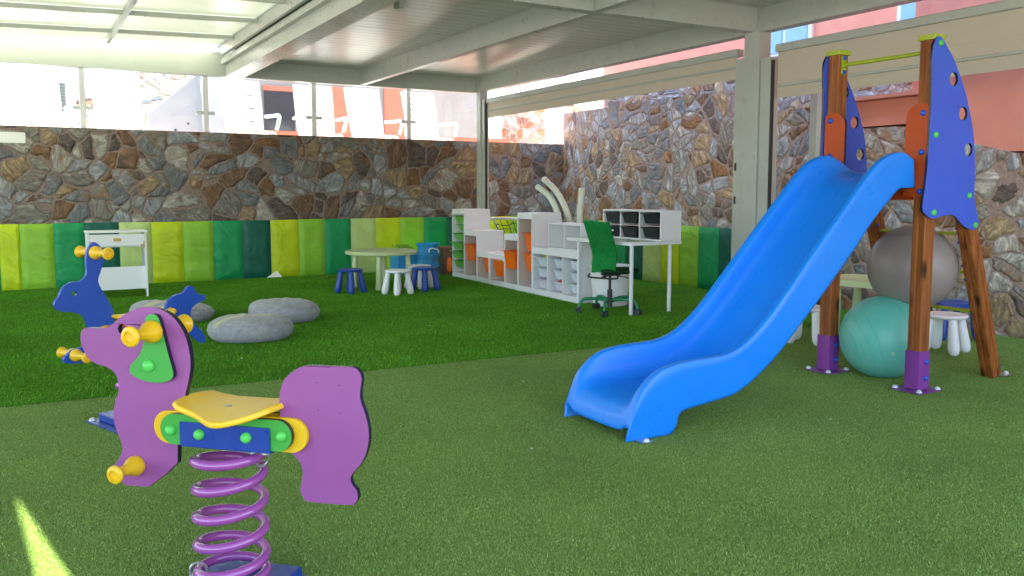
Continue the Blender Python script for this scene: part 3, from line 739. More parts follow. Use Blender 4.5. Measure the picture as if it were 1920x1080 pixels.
gym_mat('folding mat standing on the back wall behind the blue laundry basket', [4.66, 5.06, 5.45, 5.84, 6.2], L4, (0, YM, .01), 0)
gym_mat('folding mat in the back right corner seen over the storage units', [6.2, 6.6, 7.0, 7.4, 7.62], ['lime', 'lime', 'leaf', 'green'], (0, YM, .01), 0)
gym_mat('folding mat standing against the right wall under the desk', [0, .38, .73, 1.05, 1.42, 1.80, 2.16], ['green', 'lime', 'green', 'dark', 'pale', 'lime'], (7.41, 10.6, .01), R(-90), .80)
gym_mat('folding mat on the right wall between the desk and the white pillar', [0, .36, .72, 1.06, 1.24], ['leaf', 'green', 'dark', 'green'], (7.41, 8.44, .01), R(-90), .78)

# ================================================================= SPRING RIDERS
def dome(bm, c, n, r, h=None, seg=20):
    h = h or r * .85
    lathe(bm, [(r * 1.0, 0), (r * 1.0, h * .15), (r * .93, h * .45), (r * .75, h * .72), (r * .45, h * .92), (0, h)], c, n, seg)
def handle(root, name, c, n, mat, length=.13, r=.034):
    bm = newbm()
    lathe(bm, [(0, -.001), (r * 1.0, 0), (r * 1.02, .008), (r * .95, .02), (r * .62, .036), (r * .50, .06), (r * .48, length * .72), (r * .60, length * .82), (r * .88, length * .90), (r * .92, length * .95), (r * .82, length), (r * .5, length + .003), (r * .46, length - .004), (0, length - .005)], c, n, 28)
    return rpart(root, name, bm, mat)
def spring(root, cx, cy, z0, z1, Ro=.100, r=.0155, turns=5.4, phase=0):
    bm = newbm(); pts = []; n = int(turns * 40); dead = .75
    for i in range(n + 1):
        t = i / n * turns; a = 2 * math.pi * t + phase
        k = min(max((t - dead) / (turns - 2 * dead), 0), 1)
        z = z0 + r + .018 * min(t, dead) / dead + k * (z1 - z0 - 2 * r - .036) + .018 * max(t - (turns - dead), 0) / dead
        pts.append((cx + Ro * math.cos(a), cy + Ro * math.sin(a), z))
    tube(bm, pts, r, 14); return rpart(root, 'spring', bm, PURPLE_S)
def ubolt(root, c, ang, s=1):
    """steel U bolt with a white nylon block gripping the coil; ang = plan angle of the coil radius"""
    c = Vector(c); rad = Vector((math.cos(ang), math.sin(ang), 0)); tg = Vector((-math.sin(ang), math.cos(ang), 0))
    bm = newbm(); pts = [c + rad * (.024 * math.cos(t)) + Vector((0, 0, s * .026 * math.sin(t))) for t in [math.pi * i / 12 for i in range(13)]]
    pts = [pts[0] + Vector((0, 0, -s * .03))] + pts + [pts[-1] + Vector((0, 0, -s * .03))]
    tube(bm, pts, .0045, 8); rpart(root, 'u_bolt', bm, STEEL)
    bm = newbm(); box(bm, c + Vector((0, 0, -s * .026)), (.055, .04, .03), (0, 0, ang)); rpart(root, 'coil_clamp', bm, CLAMP, bevel=.006)

def rider(root, P, a, zc):
    """shared frame of a spring rider: spring, base plate; returns the plane vectors"""
    u = Vector((math.cos(a), math.sin(a), 0)); n = Vector((math.sin(a), -math.cos(a), 0)); v = Vector((0, 0, 1))
    return u, v, n
def panel(root, name, loops, P, uvn, t0, t1, mat, bev=.0035, sm=True, label=None):
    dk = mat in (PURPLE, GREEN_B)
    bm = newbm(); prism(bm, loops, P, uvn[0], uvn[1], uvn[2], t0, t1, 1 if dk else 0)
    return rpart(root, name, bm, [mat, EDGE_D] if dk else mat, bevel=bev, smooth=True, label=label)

# ---- purple dog
P = Vector((.521, 2.601, 0)); a = R(-45)
dog = thing('spring_rider', 'purple dog shaped spring rider with green ear and yellow seat in the foreground', 'spring rider', tuple(P))
uvn = rider(dog, P, a, .5); u, v, n = uvn
DF = [(-.5065,.778),(-.499,.792),(-.478,.799),(-.417,.8),(-.385,.817),(-.345,.845),(-.286,.869),(-.233,.871),(-.182,.852),(-.146,.817),(-.123,.765),(-.116,.7),(-.128,.642),(-.138,.609),(-.144,.567),(-.167,.508),(-.174,.394),(-.219,.353),(-.282,.308),(-.364,.306),(-.404,.331),(-.413,.357),(-.388,.386),(-.372,.416),(-.377,.45),(-.394,.491),(-.398,.533),(-.388,.576),(-.377,.602),(-.377,.636),(-.387,.661),(-.416,.679),(-.454,.687),(-.483,.703),(-.498,.728),(-.508,.752)]
DB = [(.183,.637),(.198,.674),(.225,.699),(.254,.715),(.288,.72),(.373,.721),(.418,.722),(.437,.709),(.443,.688),(.438,.652),(.439,.626),(.452,.591),(.461,.553),(.462,.514),(.453,.474),(.434,.438),(.412,.414),(.403,.394),(.409,.376),(.422,.361),(.425,.339),(.415,.322),(.398,.316),(.27,.313),(.249,.326),(.241,.348),(.247,.377),(.25,.402),(.242,.428),(.221,.452),(.213,.461),(.197,.502),(.184,.549),(.18,.597)]
def sm2(L, sharp=()):
    """smooth closed outline but keep the listed vertices as corners"""
    n_ = len(L); out = []
    for i in range(n_):
        a_, b_2, c_, d_ = L[(i - 1) % n_], L[i], L[(i + 1) % n_], L[(i + 2) % n_]
        if i in sharp: a_ = b_2
        if (i + 1) % n_ in sharp: d_ = c_
        for j in range(4):
            t = j / 4
            out.append(tuple(.5 * ((2 * b_2[k]) + (c_[k] - a_[k]) * t + (2 * a_[k] - 5 * b_2[k] + 4 * c_[k] - d_[k]) * t * t + (3 * b_2[k] - a_[k] - 3 * c_[k] + d_[k]) * t ** 3) for k in (0, 1)))
    return out
DARKEDGE = .0
panel(dog, 'head_board', [sm2(DF, (15, 16, 17, 18, 19)), circ(-.352, .800, .0165)], P, uvn, -.0095, .0095, PURPLE)
panel(dog, 'tail_board', [sm2(DB, ())], P, uvn, -.0095, .0095, PURPLE)
for s in (1, -1):
    def L(t0, t1): return (t0, t1) if s > 0 else (-t1, -t0)
    panel(dog, 'yellow_bar', [capsule(-.190, .225, .509, .513, .051)], P, uvn, *L(.011, .026), YELLOW)
    panel(dog, 'green_bar', [capsule(-.157, .190, .510, .515, .047)], P, uvn, *L(.028, .045), GREEN_B)
    panel(dog, 'bracket', [rrect(-.132, .169, .464, .537, .004, 2)], P, uvn, *L(.0465, .0515), BLUE_S, .0015)
    for (bu, bv), off in zip([(-.165, .508), (-.063, .503), (.094, .505), (.205, .516)], (.0455, .052, .052, .0455)):
        bm = newbm(); dome(bm, P + u * bu + v * bv + n * s * off, n * s, .0165, .018); rpart(dog, 'bolt_cap', bm, GREEN_C)
    EAR = [(-.257,.835),(-.241,.852),(-.219,.851),(-.207,.837),(-.194,.789),(-.18,.733),(-.165,.677),(-.172,.659),(-.195,.648),(-.228,.644),(-.27,.648),(-.307,.661),(-.32,.677),(-.313,.695),(-.287,.72),(-.269,.753),(-.257,.795)]
    e = panel(dog, 'ear', [sm2(EAR)], P, uvn, *L(.010, .026), GREEN_B)
    bm = newbm(); dome(bm, P + u * -.250 + v * .695 + n * s * .0265, n * s, .0195, .016); q = rpart(dog, 'bolt_cap', bm, GREEN_C); q.parent = e
    handle(dog, 'handle', P + u * -.230 + v * .801 + n * s * .0265, n * s, YELLOW, .105, .034)
    handle(dog, 'foot_peg', P + u * -.322 + v * .374 + n * s * .010, n * s, YELLOW, .100, .031)
for q_ in ((.302, .672), (.372, .667), (.304, .590), (.372, .586)):
    bm = newbm(); dome(bm, P + u * q_[0] + v * q_[1] + n * .0096, n, .0022, .0006, 8); rpart(dog, 'screw_hole', bm, ALU_D)
# blue top plate of the bracket
bm = newbm(); prism(bm, [rrect(-.132, .169, -.046, .046, .003, 2)], P + v * .460, u, n, v, 0, .005); rpart(dog, 'bracket_plate', bm, BLUE_S)
# contoured seat board
def seat_board(root, P, uvn, cx, cz, mat, sc_=1.0):
    u, v, n = uvn; bm = newbm(); nx, ny = 28, 16; top = []
    for i in range(nx + 1):
        s = -1 + 2 * i / nx
        half = (.088 + .062 * math.exp(-((s - .18) / .48) ** 2)) * (1 - max(0, abs(s) - .86) * 1.3) * sc_; hb = .125 * (1 - max(0, abs(s) - .9) * .6)
        row = []
        for j in range(ny + 1):
            t = -1 + 2 * j / ny
            x = s * .158 * sc_ + (.012 * (1 - t * t) * s)
            z = cz + (.026 if t > 0 else .026 - .012 * t * t) * s * s * abs(s) - .010 * max(t, 0) ** 2 * math.exp(-((s - .18) / .5) ** 2)
            row.append(bm.verts.new(P + u * (cx + x) + v * z + n * ((half if t > 0 else hb) * t)))
        top.append(row)
    for i in range(nx):
        for j in range(ny): bm.faces.new((top[i][j], top[i + 1][j], top[i + 1][j + 1], top[i][j + 1]))
    bmesh.ops.recalc_face_normals(bm, faces=bm.faces)
    o = rpart(root, 'seat', bm, mat)
    s_ = o.modifiers.new('solid', 'SOLIDIFY'); s_.thickness = .018; s_.offset = 0
    b_2 = o.modifiers.new('bevel', 'BEVEL'); b_2.width = .006; b_2.segments = 3; b_2.limit_method = 'ANGLE'; b_2.angle_limit = R(50)
    bm = newbm(); dome(bm, P + u * (cx - .02) + v * (cz + .008), v, .012, .004); q = rpart(root, 'seat_bolt', bm, STEEL)
    return o
seat_board(dog, P, uvn, .022, .572, YELLOW_S)
SPH = R(-98)
spring(dog, P.x, P.y, .045, .458, .100, .0150, 5.55, SPH)
topa = SPH + 2 * math.pi * (5.55 - .62); bota = SPH + 2 * math.pi * .62
ubolt(dog, (P.x + .1 * math.cos(R(-35)), P.y + .1 * math.sin(R(-35)), .425), R(-35), -1)
ubolt(dog, (P.x + .1 * math.cos(R(160)), P.y + .1 * math.sin(R(160)), .075), R(160), 1)
def riderbase(root, P, rz, s=.165, h=.042, fl=.09):
    bm = newbm(); box(bm, (P.x, P.y, .010 + h / 2), (2 * s, 2 * s, h), (0, 0, rz)); rpart(root, 'base_plate', bm, BLUE_S, bevel=.008, seg=3)
    bm = newbm(); box(bm, (P.x, P.y, .006), (2 * s + fl, 2 * s + fl, .008), (0, 0, rz)); rpart(root, 'ground_flange', bm, BLUE_S, bevel=.001)
    if fl < .05: return
    for i in (-1, 1):
        for j in (-1, 1):
            q = Matrix.Rotation(rz, 3, 'Z') @ Vector((i * (s + .022), j * (s + .022), 0))
            bm = newbm(); dome(bm, (P.x + q.x, P.y + q.y, .010), (0, 0, 1), .016, .016); rpart(root, 'bolt_dome', bm, DOME)
riderbase(dog, P + Vector((-.005, -.03, 0)), R(-43), .152, h=.034, fl=.02)

# ---- blue kangaroo
P = Vector((.518, 4.857, 0)); a = R(25)
kg = thing('spring_rider', 'blue kangaroo shaped spring rider standing behind the purple dog', 'spring rider', tuple(P))
uvn = rider(kg, P, a, .5); u, v, n = uvn
KF = [(-.206,.968),(-.229,.953),(-.247,.922),(-.254,.875),(-.254,.821),(-.269,.79),(-.297,.777),(-.34,.775),(-.377,.752),(-.398,.712),(-.42,.683),(-.418,.657),(-.391,.638),(-.326,.625),(-.286,.604),(-.266,.569),(-.255,.525),(-.259,.485),(-.28,.452),(-.335,.442),(-.367,.425),(-.39,.4),(-.38,.379),(-.338,.37),(-.284,.366),(-.215,.377),(-.156,.414),(-.128,.452),(-.12,.507),(-.123,.576),(-.127,.618),(-.158,.682),(-.186,.734),(-.198,.776),(-.182,.821),(-.163,.882),(-.174,.937)]
KT = [(.169,.585),(.197,.634),(.237,.657),(.281,.664),(.312,.694),(.332,.698),(.355,.681),(.371,.65),(.419,.639),(.422,.611),(.376,.598),(.334,.572),(.325,.531),(.347,.483),(.39,.438),(.416,.385),(.395,.367),(.347,.398),(.302,.444),(.256,.48),(.206,.46),(.17,.49)]
# the forelegs end in a foot with a foot peg
panel(kg, 'head_board', [sm2(KF), circ(-.322, .718, .0135)], P, uvn, -.0095, .0095, BLUE_B)
panel(kg, 'tail_board', [sm2(KT, (8, 9))], P, uvn, -.0095, .0095, BLUE_B)
RED_B = plastic('red_board', (.60, .05, .02), .36, .05)
for s in (1, -1):
    def L(t0, t1): return (t0, t1) if s > 0 else (-t1, -t0)
    panel(kg, 'yellow_bar', [capsule(-.185, .218, .495, .495, .046)], P, uvn, *L(.011, .026), YELLOW)
    panel(kg, 'red_bar', [capsule(-.15, .185, .498, .498, .044)], P, uvn, *L(.028, .045), RED_B)
    panel(kg, 'bracket', [rrect(-.14, .16, .450, .525, .004, 2)], P, uvn, *L(.0465, .0515), BLUE_S, .0015)
    for (bu, bv), off in zip([(-.15, .497), (-.065, .49), (.08, .49), (.185, .497)], (.0455, .052, .052, .0455)):
        bm = newbm(); dome(bm, P + u * bu + v * bv + n * s * off, n * s, .0165, .018); rpart(kg, 'bolt_cap', bm, GREEN_C)
    handle(kg, 'handle', P + u * -.208 + v * .915 + n * s * .010, n * s, YELLOW, .125, .034)
    handle(kg, 'foot_peg', P + u * -.332 + v * .412 + n * s * .010, n * s, YELLOW, .115, .031)
bm = newbm(); prism(bm, [rrect(-.14, .16, -.046, .046, .003, 2)], P + v * .446, u, n, v, 0, .005); rpart(kg, 'bracket_plate', bm, BLUE_S)
seat_board(kg, P, uvn, .035, .560, YELLOW_S)
spring(kg, P.x, P.y, .045, .444, .100, .0150, 5.55, R(80))
riderbase(kg, P, R(20), .15)

# ================================================================= SLIDE
SLY0, SLY1 = 3.225, 3.795; yc = (SLY0 + SLY1) / 2
OB = [(2.52,0.004),(2.60,.002),(2.72,.002),(2.80,.004),(2.84,.05),(2.87,.11),(3.05,.135),(3.265,.169),(3.497,.302),(3.70,.475),(3.93,.685),(4.15,.90),(4.289,1.045),(4.42,1.16),(4.518,1.235),(4.60,1.243),(4.668,1.246)]
RT = [(2.532,.070),(2.565,.16),(2.612,.25),(2.70,.325),(2.80,.358),(2.93,.370),(3.145,.378),(3.295,.425),(3.45,.535),(3.60,.68),(3.80,.885),(4.02,1.105),(4.20,1.285),(4.33,1.395),(4.45,1.445),(4.55,1.450),(4.63,1.415)]
BD = [(2.528,.045),(2.550,.115),(2.600,.160),(2.68,.180),(2.78,.188),(2.91,.192),(3.10,.205),(3.31,.265),(3.50,.40),(3.68,.565),(3.90,.785),(4.12,1.0),(4.28,1.155),(4.42,1.27),(4.54,1.325),(4.64,1.340),(4.72,1.342)]
K4 = 4
ob = crom([(x, 0, z) for x, z in OB], K4); rt = crom([(x, 0, z) for x, z in RT], K4); bd = crom([(x, 0, z) for x, z in BD], K4)
bm = newbm(); rows = []
for o_, r_, b_2 in zip(ob, rt, bd):
    h = (r_ - o_).length; d = r_ - b_2; hd = d.length
    half = []
    half.append((.274, o_ + (r_ - o_) * 0)); half.append((.276, o_ + (r_ - o_) * .06)); half.append((.278, o_ + (r_ - o_) * .35))
    half.append((.284, o_ + (r_ - o_) * .80)); half.append((.286, o_ + (r_ - o_) * .93)); half.append((.281, o_ + (r_ - o_) * .985))
    half.append((.268, r_.copy())); half.append((.250, r_ - d * .01)); half.append((.236, r_ - d * .06)); half.append((.228, r_ - d * .2))
    half.append((.218, r_ - d * .50)); half.append((.205, r_ - d * .76)); half.append((.180, r_ - d * .91)); half.append((.140, r_ - d * .975))
    half.append((.07, b_2.copy())); half.append((0, b_2.copy()))
    row = [(-y, p) for y, p in half] + [(y, p) for y, p in half[::-1][1:]]
    rows.append([bm.verts.new((p.x, yc + y, p.z)) for y, p in row])
for A, B in zip(rows, rows[1:]):
    for j in range(len(A) - 1): bm.faces.new((A[j], A[j + 1], B[j + 1], B[j]))
bmesh.ops.recalc_face_normals(bm, faces=bm.faces)
sl = thing('slide', 'bright blue moulded slide running down from the timber tower', 'slide', (3.6, yc, 0))
chute = rpart(sl, 'chute', bm, SLIDE, solid=.012); chute.modifiers['solid'].offset = -1
for yy in (SLY0 - .02, SLY1 + .02):
    bm = newbm(); box(bm, (2.60, yy, .008), (.07, .075, .005)); q = rpart(sl, 'foot_tab', bm, STEEL)
    bm = newbm(); dome(bm, (2.60, yy - .025 if yy < yc else yy + .025, .011), (0, 0, 1), .016, .016); rpart(sl, 'bolt_dome', bm, DOME)

# ================================================================= TOWER
tw = thing('slide_tower', 'timber slide tower with blue side boards, orange plates and lime rungs', 'slide tower', (4.73, 3.54, 0))
def post_outline(c=.045, g=.006):
    # square timber with a shallow groove down each face
    s = c; q = .010; pts = []
    for k in range(4):
        base_ = [(s, -s + .006), (s, -q), (s - g, -q * .6), (s - g, q * .6), (s, q), (s, s - .006), (s - .006, s)]
        for x, y in base_:
            a_ = k * math.pi / 2; pts.append((x * math.cos(a_) - y * math.sin(a_), x * math.sin(a_) + y * math.cos(a_)))
    return pts
PXc = 4.735
for yy, nm in ((3.215, 'near'), (3.88, 'far')):
    bm = newbm(); prism(bm, [post_outline()], (PXc, yy, .02), (1, 0, 0), (0, 1, 0), (0, 0, 1), 0, 2.09); rpart(tw, 'post', bm, WOOD, bevel=.002)
    bm = newbm(); prism(bm, [rrect(-.055, .055, -.055, .055, .006, 3)], (PXc, yy, 2.111), (1, 0, 0), (0, 1, 0), (0, 0, 1), 0, .03); rpart(tw, 'post_cap', bm, LIME_M, bevel=.004)
    bm = newbm(); prism(bm, [rrect(-.051, .051, -.051, .051, .004, 2)], (PXc, yy, .02), (1, 0, 0), (0, 1, 0), (0, 0, 1), 0, .235); s_ = rpart(tw, 'post_sleeve', bm, PURPLE_D, bevel=.002)
    bm = newbm(); box(bm, (PXc, yy, .013), (.22, .20, .006), (0, 0, 0)); rpart(tw, 'foot_plate', bm, PURPLE_D, bevel=.001)
    for i, j in ((-1, -1), (-1, 1), (1, -1), (1, 1)):
        bm = newbm(); dome(bm, (PXc + i * .09, yy + j * .082, .017), (0, 0, 1), .017, .018); rpart(tw, 'bolt_dome', bm, DOME)
    for z in (.09, .19):
        for s in (-1, 1):
            bm = newbm(); dome(bm, (PXc + .012, yy + s * .052, z), (0, s, 0), .016, .016); rpart(tw, 'bolt_cap', bm, BOLT_B)
    # orange plate on the front of the post
    y0, y1 = (yy - .055, yy + .10) if nm == 'near' else (yy - .125, yy + .035)
    if nm == 'near': out = [(y0, 1.19), (y1, 1.19), (y1, 1.655)] + [(y1 - .085 + .085 * math.cos(t), 1.655 + .085 * math.sin(t)) for t in [R(k * 9) for k in range(1, 11)]] + [(y0 + .035 + .035 * math.cos(R(90 + k * 15)), 1.705 + .035 * math.sin(R(90 + k * 15))) for k in range(0, 7)]
    else: out = [(y0, 1.19), (y1, 1.19), (y1, 1.705)] + [(y1 - .035 + .035 * math.cos(R(k * 15)), 1.70 + .035 * math.sin(R(k * 15))) for k in range(1, 7)] + [(y0 + .085 + .085 * math.cos(R(90 + k * 9)), 1.65 + .085 * math.sin(R(90 + k * 9))) for k in range(0, 11)]
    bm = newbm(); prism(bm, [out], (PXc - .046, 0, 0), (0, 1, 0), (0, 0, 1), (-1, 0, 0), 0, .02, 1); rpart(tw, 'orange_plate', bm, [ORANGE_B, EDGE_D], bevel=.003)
    for z in (1.685, 1.455, 1.222):
        bm = newbm(); dome(bm, (PXc - .0665, yy - .012, z), (-1, 0, 0), .018, .018); rpart(tw, 'bolt_cap', bm, BOLT_B)
# board spanning behind the head of the slide, and its step plate
bm = newbm(); boxb(bm, PXc - .043, PXc - .026, 3.27, 3.82, 1.17, 1.335); rpart(tw, 'front_board', bm, ORANGE_B, bevel=.002)
bm = newbm(); boxb(bm, PXc - .02, 5.02, 3.27, 3.82, 1.29, 1.325); rpart(tw, 'platform', bm, plastic('grey_step_board', (.35, .36, .36), .6, .2), bevel=.003)
# lime handrail
bm = newbm(); cyl(bm, (PXc - .005, 3.262, 2.045), (PXc - .005, 3.834, 2.045), .0125); h_ = rpart(tw, 'handrail', bm, LIME_M)
for yy, s in ((3.262, 1), (3.834, -1)):
    bm = newbm(); box(bm, (PXc, yy, 2.045), (.05, .004, .12)); q = rpart(tw, 'rail_flange', bm, LIME_M, bevel=.002)
    for z in (2.0, 2.09):
        bm = newbm(); dome(bm, (PXc, yy + s * .003, z), (0, s, 0), .014, .014); rpart(tw, 'bolt_cap', bm, BOLT_B)
# side boards
SB = [(4.658,2.104),(4.625,2.03),(4.633,1.835),(4.634,1.621),(4.622,1.312),(4.595,1.126),(4.624,1.079),(4.702,1.049),(4.804,1.067),(4.909,1.065),(4.994,1.009),(5.09,.976),(5.15,.985),(5.165,1.02),(5.136,1.088),(5.105,1.187),(5.097,1.349),(5.069,1.543),(4.986,1.762),(4.863,1.958),(4.751,2.073),(4.70,2.112)]
SB = [(x + .03, z + .01) for x, z in SB]
for yb, s in ((3.168, -1), (3.927, 1)):
    t0, t1 = (0, .016)
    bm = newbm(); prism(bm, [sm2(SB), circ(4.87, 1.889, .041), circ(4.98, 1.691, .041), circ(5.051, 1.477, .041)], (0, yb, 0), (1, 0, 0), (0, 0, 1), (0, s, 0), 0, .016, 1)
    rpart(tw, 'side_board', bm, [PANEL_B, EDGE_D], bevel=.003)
    for x, z in ((4.725, 2.087), (4.72, 1.556), (5.08, 1.197), (4.734, 1.097), (5.155, 1.015)):
        bm = newbm(); dome(bm, (x, yb + s * .0165, z), (0, s, 0), .019, .014); rpart(tw, 'bolt_cap', bm, GREEN_C)
# raking legs and rungs
for yy in (3.215, 3.88):
    bm = newbm(); L0 = Vector((5.525, yy, .02)); L1 = Vector((4.80, yy, 2.05)); d = (L1 - L0).normalized(); side = d.cross(Vector((0, 1, 0))).normalized()
    Lt = L0 + d * (1.17 if yy > 3.5 else 1.5)
    prism(bm, [post_outline()], L0, side, Vector((0, 1, 0)), d, 0, (Lt - L0).length); rpart(tw, 'raking_leg', bm, WOOD, bevel=.002)
    bm = newbm(); box(bm, (5.63, yy - .01, .010), (.12, .09, .005)); rpart(tw, 'foot_plate', bm, STEEL)
    bm = newbm(); dome(bm, (5.66, yy - .02, .013), (0, 0, 1), .017, .018); rpart(tw, 'bolt_dome', bm, DOME)
    bm = newbm(); dome(bm, (5.58, yy - .01, .065), Vector((.9, 0, .35)), .017, .016); rpart(tw, 'bolt_cap', bm, BOLT_B)
    for z in (.40, .49, .66, .75, .90, .99):
        t = (z - L0.z) / d.z; c = L0 + d * t
        s = 1 if yy < 3.5 else -1
        bm = newbm(); dome(bm, c + Vector((-.035, s * .046, 0)), (0, s, 0), .012, .012); rpart(tw, 'bolt_cap', bm, BOLT_B)
for z in (.445, .705, .955):
    t = (z - .02) / d.z; x = 5.525 + d.x * t
    bm = newbm(); prism(bm, [rrect(-.030, .030, -.009, .009, .008)], (x, 3.262, z), (1, 0, 0), (0, 0, 1), (0, 1, 0), 0, .571); rpart(tw, 'rung', bm, LIME_M)

# ================================================================= EXERCISE BALLS
def ball(name, label, c, r, mat, flat=.0, squash=1.0, dent=None):
    bm = newbm(); bmesh.ops.create_uvsphere(bm, u_segments=64, v_segments=40, radius=r)
    for vv in bm.verts:
        vv.co.z *= squash
        if vv.co.z < -r * squash * .93: vv.co.z = -r * squash * .93
        if dent:
            dd = Vector(dent).normalized(); k = vv.co.dot(dd)
            if k > r * .90: vv.co -= dd * (k - r * .90)
    o = obj(name, bm, mat); o.location = c; return tag(o, label, 'ball')
def rubber(name, c, c2, rot=(0, R(60), 0), freq=55):
    m, nt, b = base(name, c, .42, .5)
    co = objco(nt)
    n_ = noise(nt, 4.5, 5, co, .6)
    cc = ramp(nt, n_.outputs[0], [(.30, tuple(.75 * a + .25 * b_3 for a, b_3 in zip(c, c2))), (.72, tuple(.35 * a + .65 * b_3 for a, b_3 in zip(c, c2)))]).outputs[0]
    wv = N(nt, 'ShaderNodeTexWave', wave_type='RINGS', rings_direction='X'); wv.inputs['Scale'].default_value = freq * .16; wv.inputs['Distortion'].default_value = .5; wv.inputs['Detail'].default_value = 1
    lk(nt, mapping(nt, co, (1, 1, 1), rot, (0, 0, 0)), wv.inputs['Vector'])
    ws = ramp(nt, wv.outputs[0], [(.0, (.86, .86, .86)), (.12, (1, 1, 1))]).outputs[0]
    lk(nt, mix(nt, .7, cc, ws, 'MULTIPLY'), b.inputs['Base Color'])
    bump(nt, wv.outputs[0], b, .10, .004)
    return m
ball('exercise_ball', 'teal ringed exercise ball resting on the turf between the tower posts', (4.93, 3.60, .262), .275, rubber('teal_rubber', (.085, .47, .36), (.24, .64, .54), (R(20), R(10), R(38)), 62))
bl2 = ball('exercise_ball', 'large brownish grey exercise ball stacked on the teal ball', (5.12, 3.545, .722), .278, rubber('grey_rubber', (.29, .235, .21), (.35, .29, .265), (0, R(90), 0), 12))

vd = (Vector((-.62, -.72, -.22))).normalized(); bt = [o_ for o_ in bpy.data.objects if o_.name == 'exercise_ball'][0]
bm = newbm(); lathe(bm, [(0, .006), (.006, .005), (.012, 0), (.02, -.002), (.022, -.006)], vd * .2735, vd, 16); obj('valve', bm, plastic('pale_valve', (.55, .60, .52), .4, 0), bt)
# ================================================================= STOOLS AND TABLES
def leg_lathe(bm, top, foot, r0, r1, r2):
    a_ = Vector(top); b_2 = Vector(foot); d = b_2 - a_; L_ = d.length
    lathe(bm, [(0, 0), (r0, 0), (r0 * 1.08, L_ * .25), (r1, L_ * .7), (r1 * .98, L_ * .85), (r2, L_ * .95), (r2 * .6, L_ - .002), (0, L_)], a_, d, 20)
def stool(label, mat, loc, rz=0, group="children's plastic stools"):
    t = thing('stool', label, 'stool', loc, rz, group)
    bm = newbm(); lathe(bm, [(0, .262), (.10, .262), (.135, .266), (.150, .276), (.152, .287), (.146, .296), (.128, .300), (.118, .298), (0, .297)], n=40); obj('seat', bm, mat, t)
    for i in (-1, 1):
        for j in (-1, 1):
            bm = newbm(); leg_lathe(bm, (i * .078, j * .078, .265), (i * .112, j * .112, .0), .030, .041, .032); obj('leg', bm, mat, t)
    return t
s0 = stool('blue plastic stool standing left of the round lime table', BLUE_P, (3.43, 9.78, .004), R(30))
s1 = dup(s0, 'white plastic stool standing in front of the round lime table', (3.87, 9.38, .004), R(20)); recolor(s1, BLUE_P, WHITE_P)
s2 = dup(s0, 'blue plastic stool standing right of the round lime table', (4.30, 9.55, .004), R(22))
s3 = dup(s1, 'white plastic stool mostly hidden behind the right hand blue stool', (4.36, 9.86, .004), R(30))
s4 = dup(s1, 'white plastic stool near the stone wall behind the rungs of the tower', (6.07, 3.90, .002), R(12))
s5 = dup(s1, 'white plastic stool partly hidden behind the far tower post', (5.50, 4.72, .002), R(28))
s6 = dup(s0, 'blue plastic stool glimpsed just behind the slide beside the far post', (5.36, 5.12, .002), R(15))
def kid_table(label, loc, r=.45, h=.48, mat=LIME_P, square=False, rz=0):
    t = thing('kids_table', label, 'table', loc, rz)
    if not square:
        bm = newbm(); lathe(bm, [(0, h - .05), (r - .03, h - .05), (r - .008, h - .044), (r, h - .028), (r, h - .012), (r - .01, h - .002), (r - .03, h), (r - .05, h - .003), (0, h - .003)], n=64); obj('tabletop', bm, mat, t)
    else:
        bm = newbm(); prism(bm, [rrect(-r, r, -r * .75, r * .75, .06)], (0, 0, h - .055), (1, 0, 0), (0, 1, 0), (0, 0, 1), 0, .055); obj('tabletop', bm, mat, t, bevel=.012, seg=3)
    k = .62 if not square else .72
    for i in (-1, 1):
        for j in (-1, 1):
            bm = newbm(); a_ = .7071 * r * (1.0 if not square else 1.0) * k * 1.25
            cyl(bm, (i * a_ * .93, j * a_ * (.93 if not square else .7), h - .05), (i * a_, j * a_ * (1 if not square else .75), 0), .030, .046, 24); obj('leg', bm, mat, t)
    return t
kid_table('round pale lime plastic table in front of the padded back wall', (3.99, 10.19, .004), .455, .48, rz=R(18))
kid_table('rectangular pale lime plastic table behind the exercise balls', (6.30, 4.72, .002), .38, .48, square=True, rz=R(-80))
# blue child chair behind the white stool
t = thing('kids_chair', 'blue plastic child chair behind the white stool near the stone wall', 'chair', (6.72, 4.28, .002), R(-25))
bm = newbm(); prism(bm, [rrect(-.16, .16, -.15, .15, .04)], (0, 0, .27), (1, 0, 0), (0, 1, 0), (0, 0, 1), 0, .035); obj('seat', bm, BLUE_P, t, bevel=.01, seg=3)
for i in (-1, 1):
    for j in (-1, 1):
        bm = newbm(); leg_lathe(bm, (i * .12, j * .11, .28), (i * .15, j * .14, 0), .026, .033, .026); obj('leg', bm, BLUE_P, t)
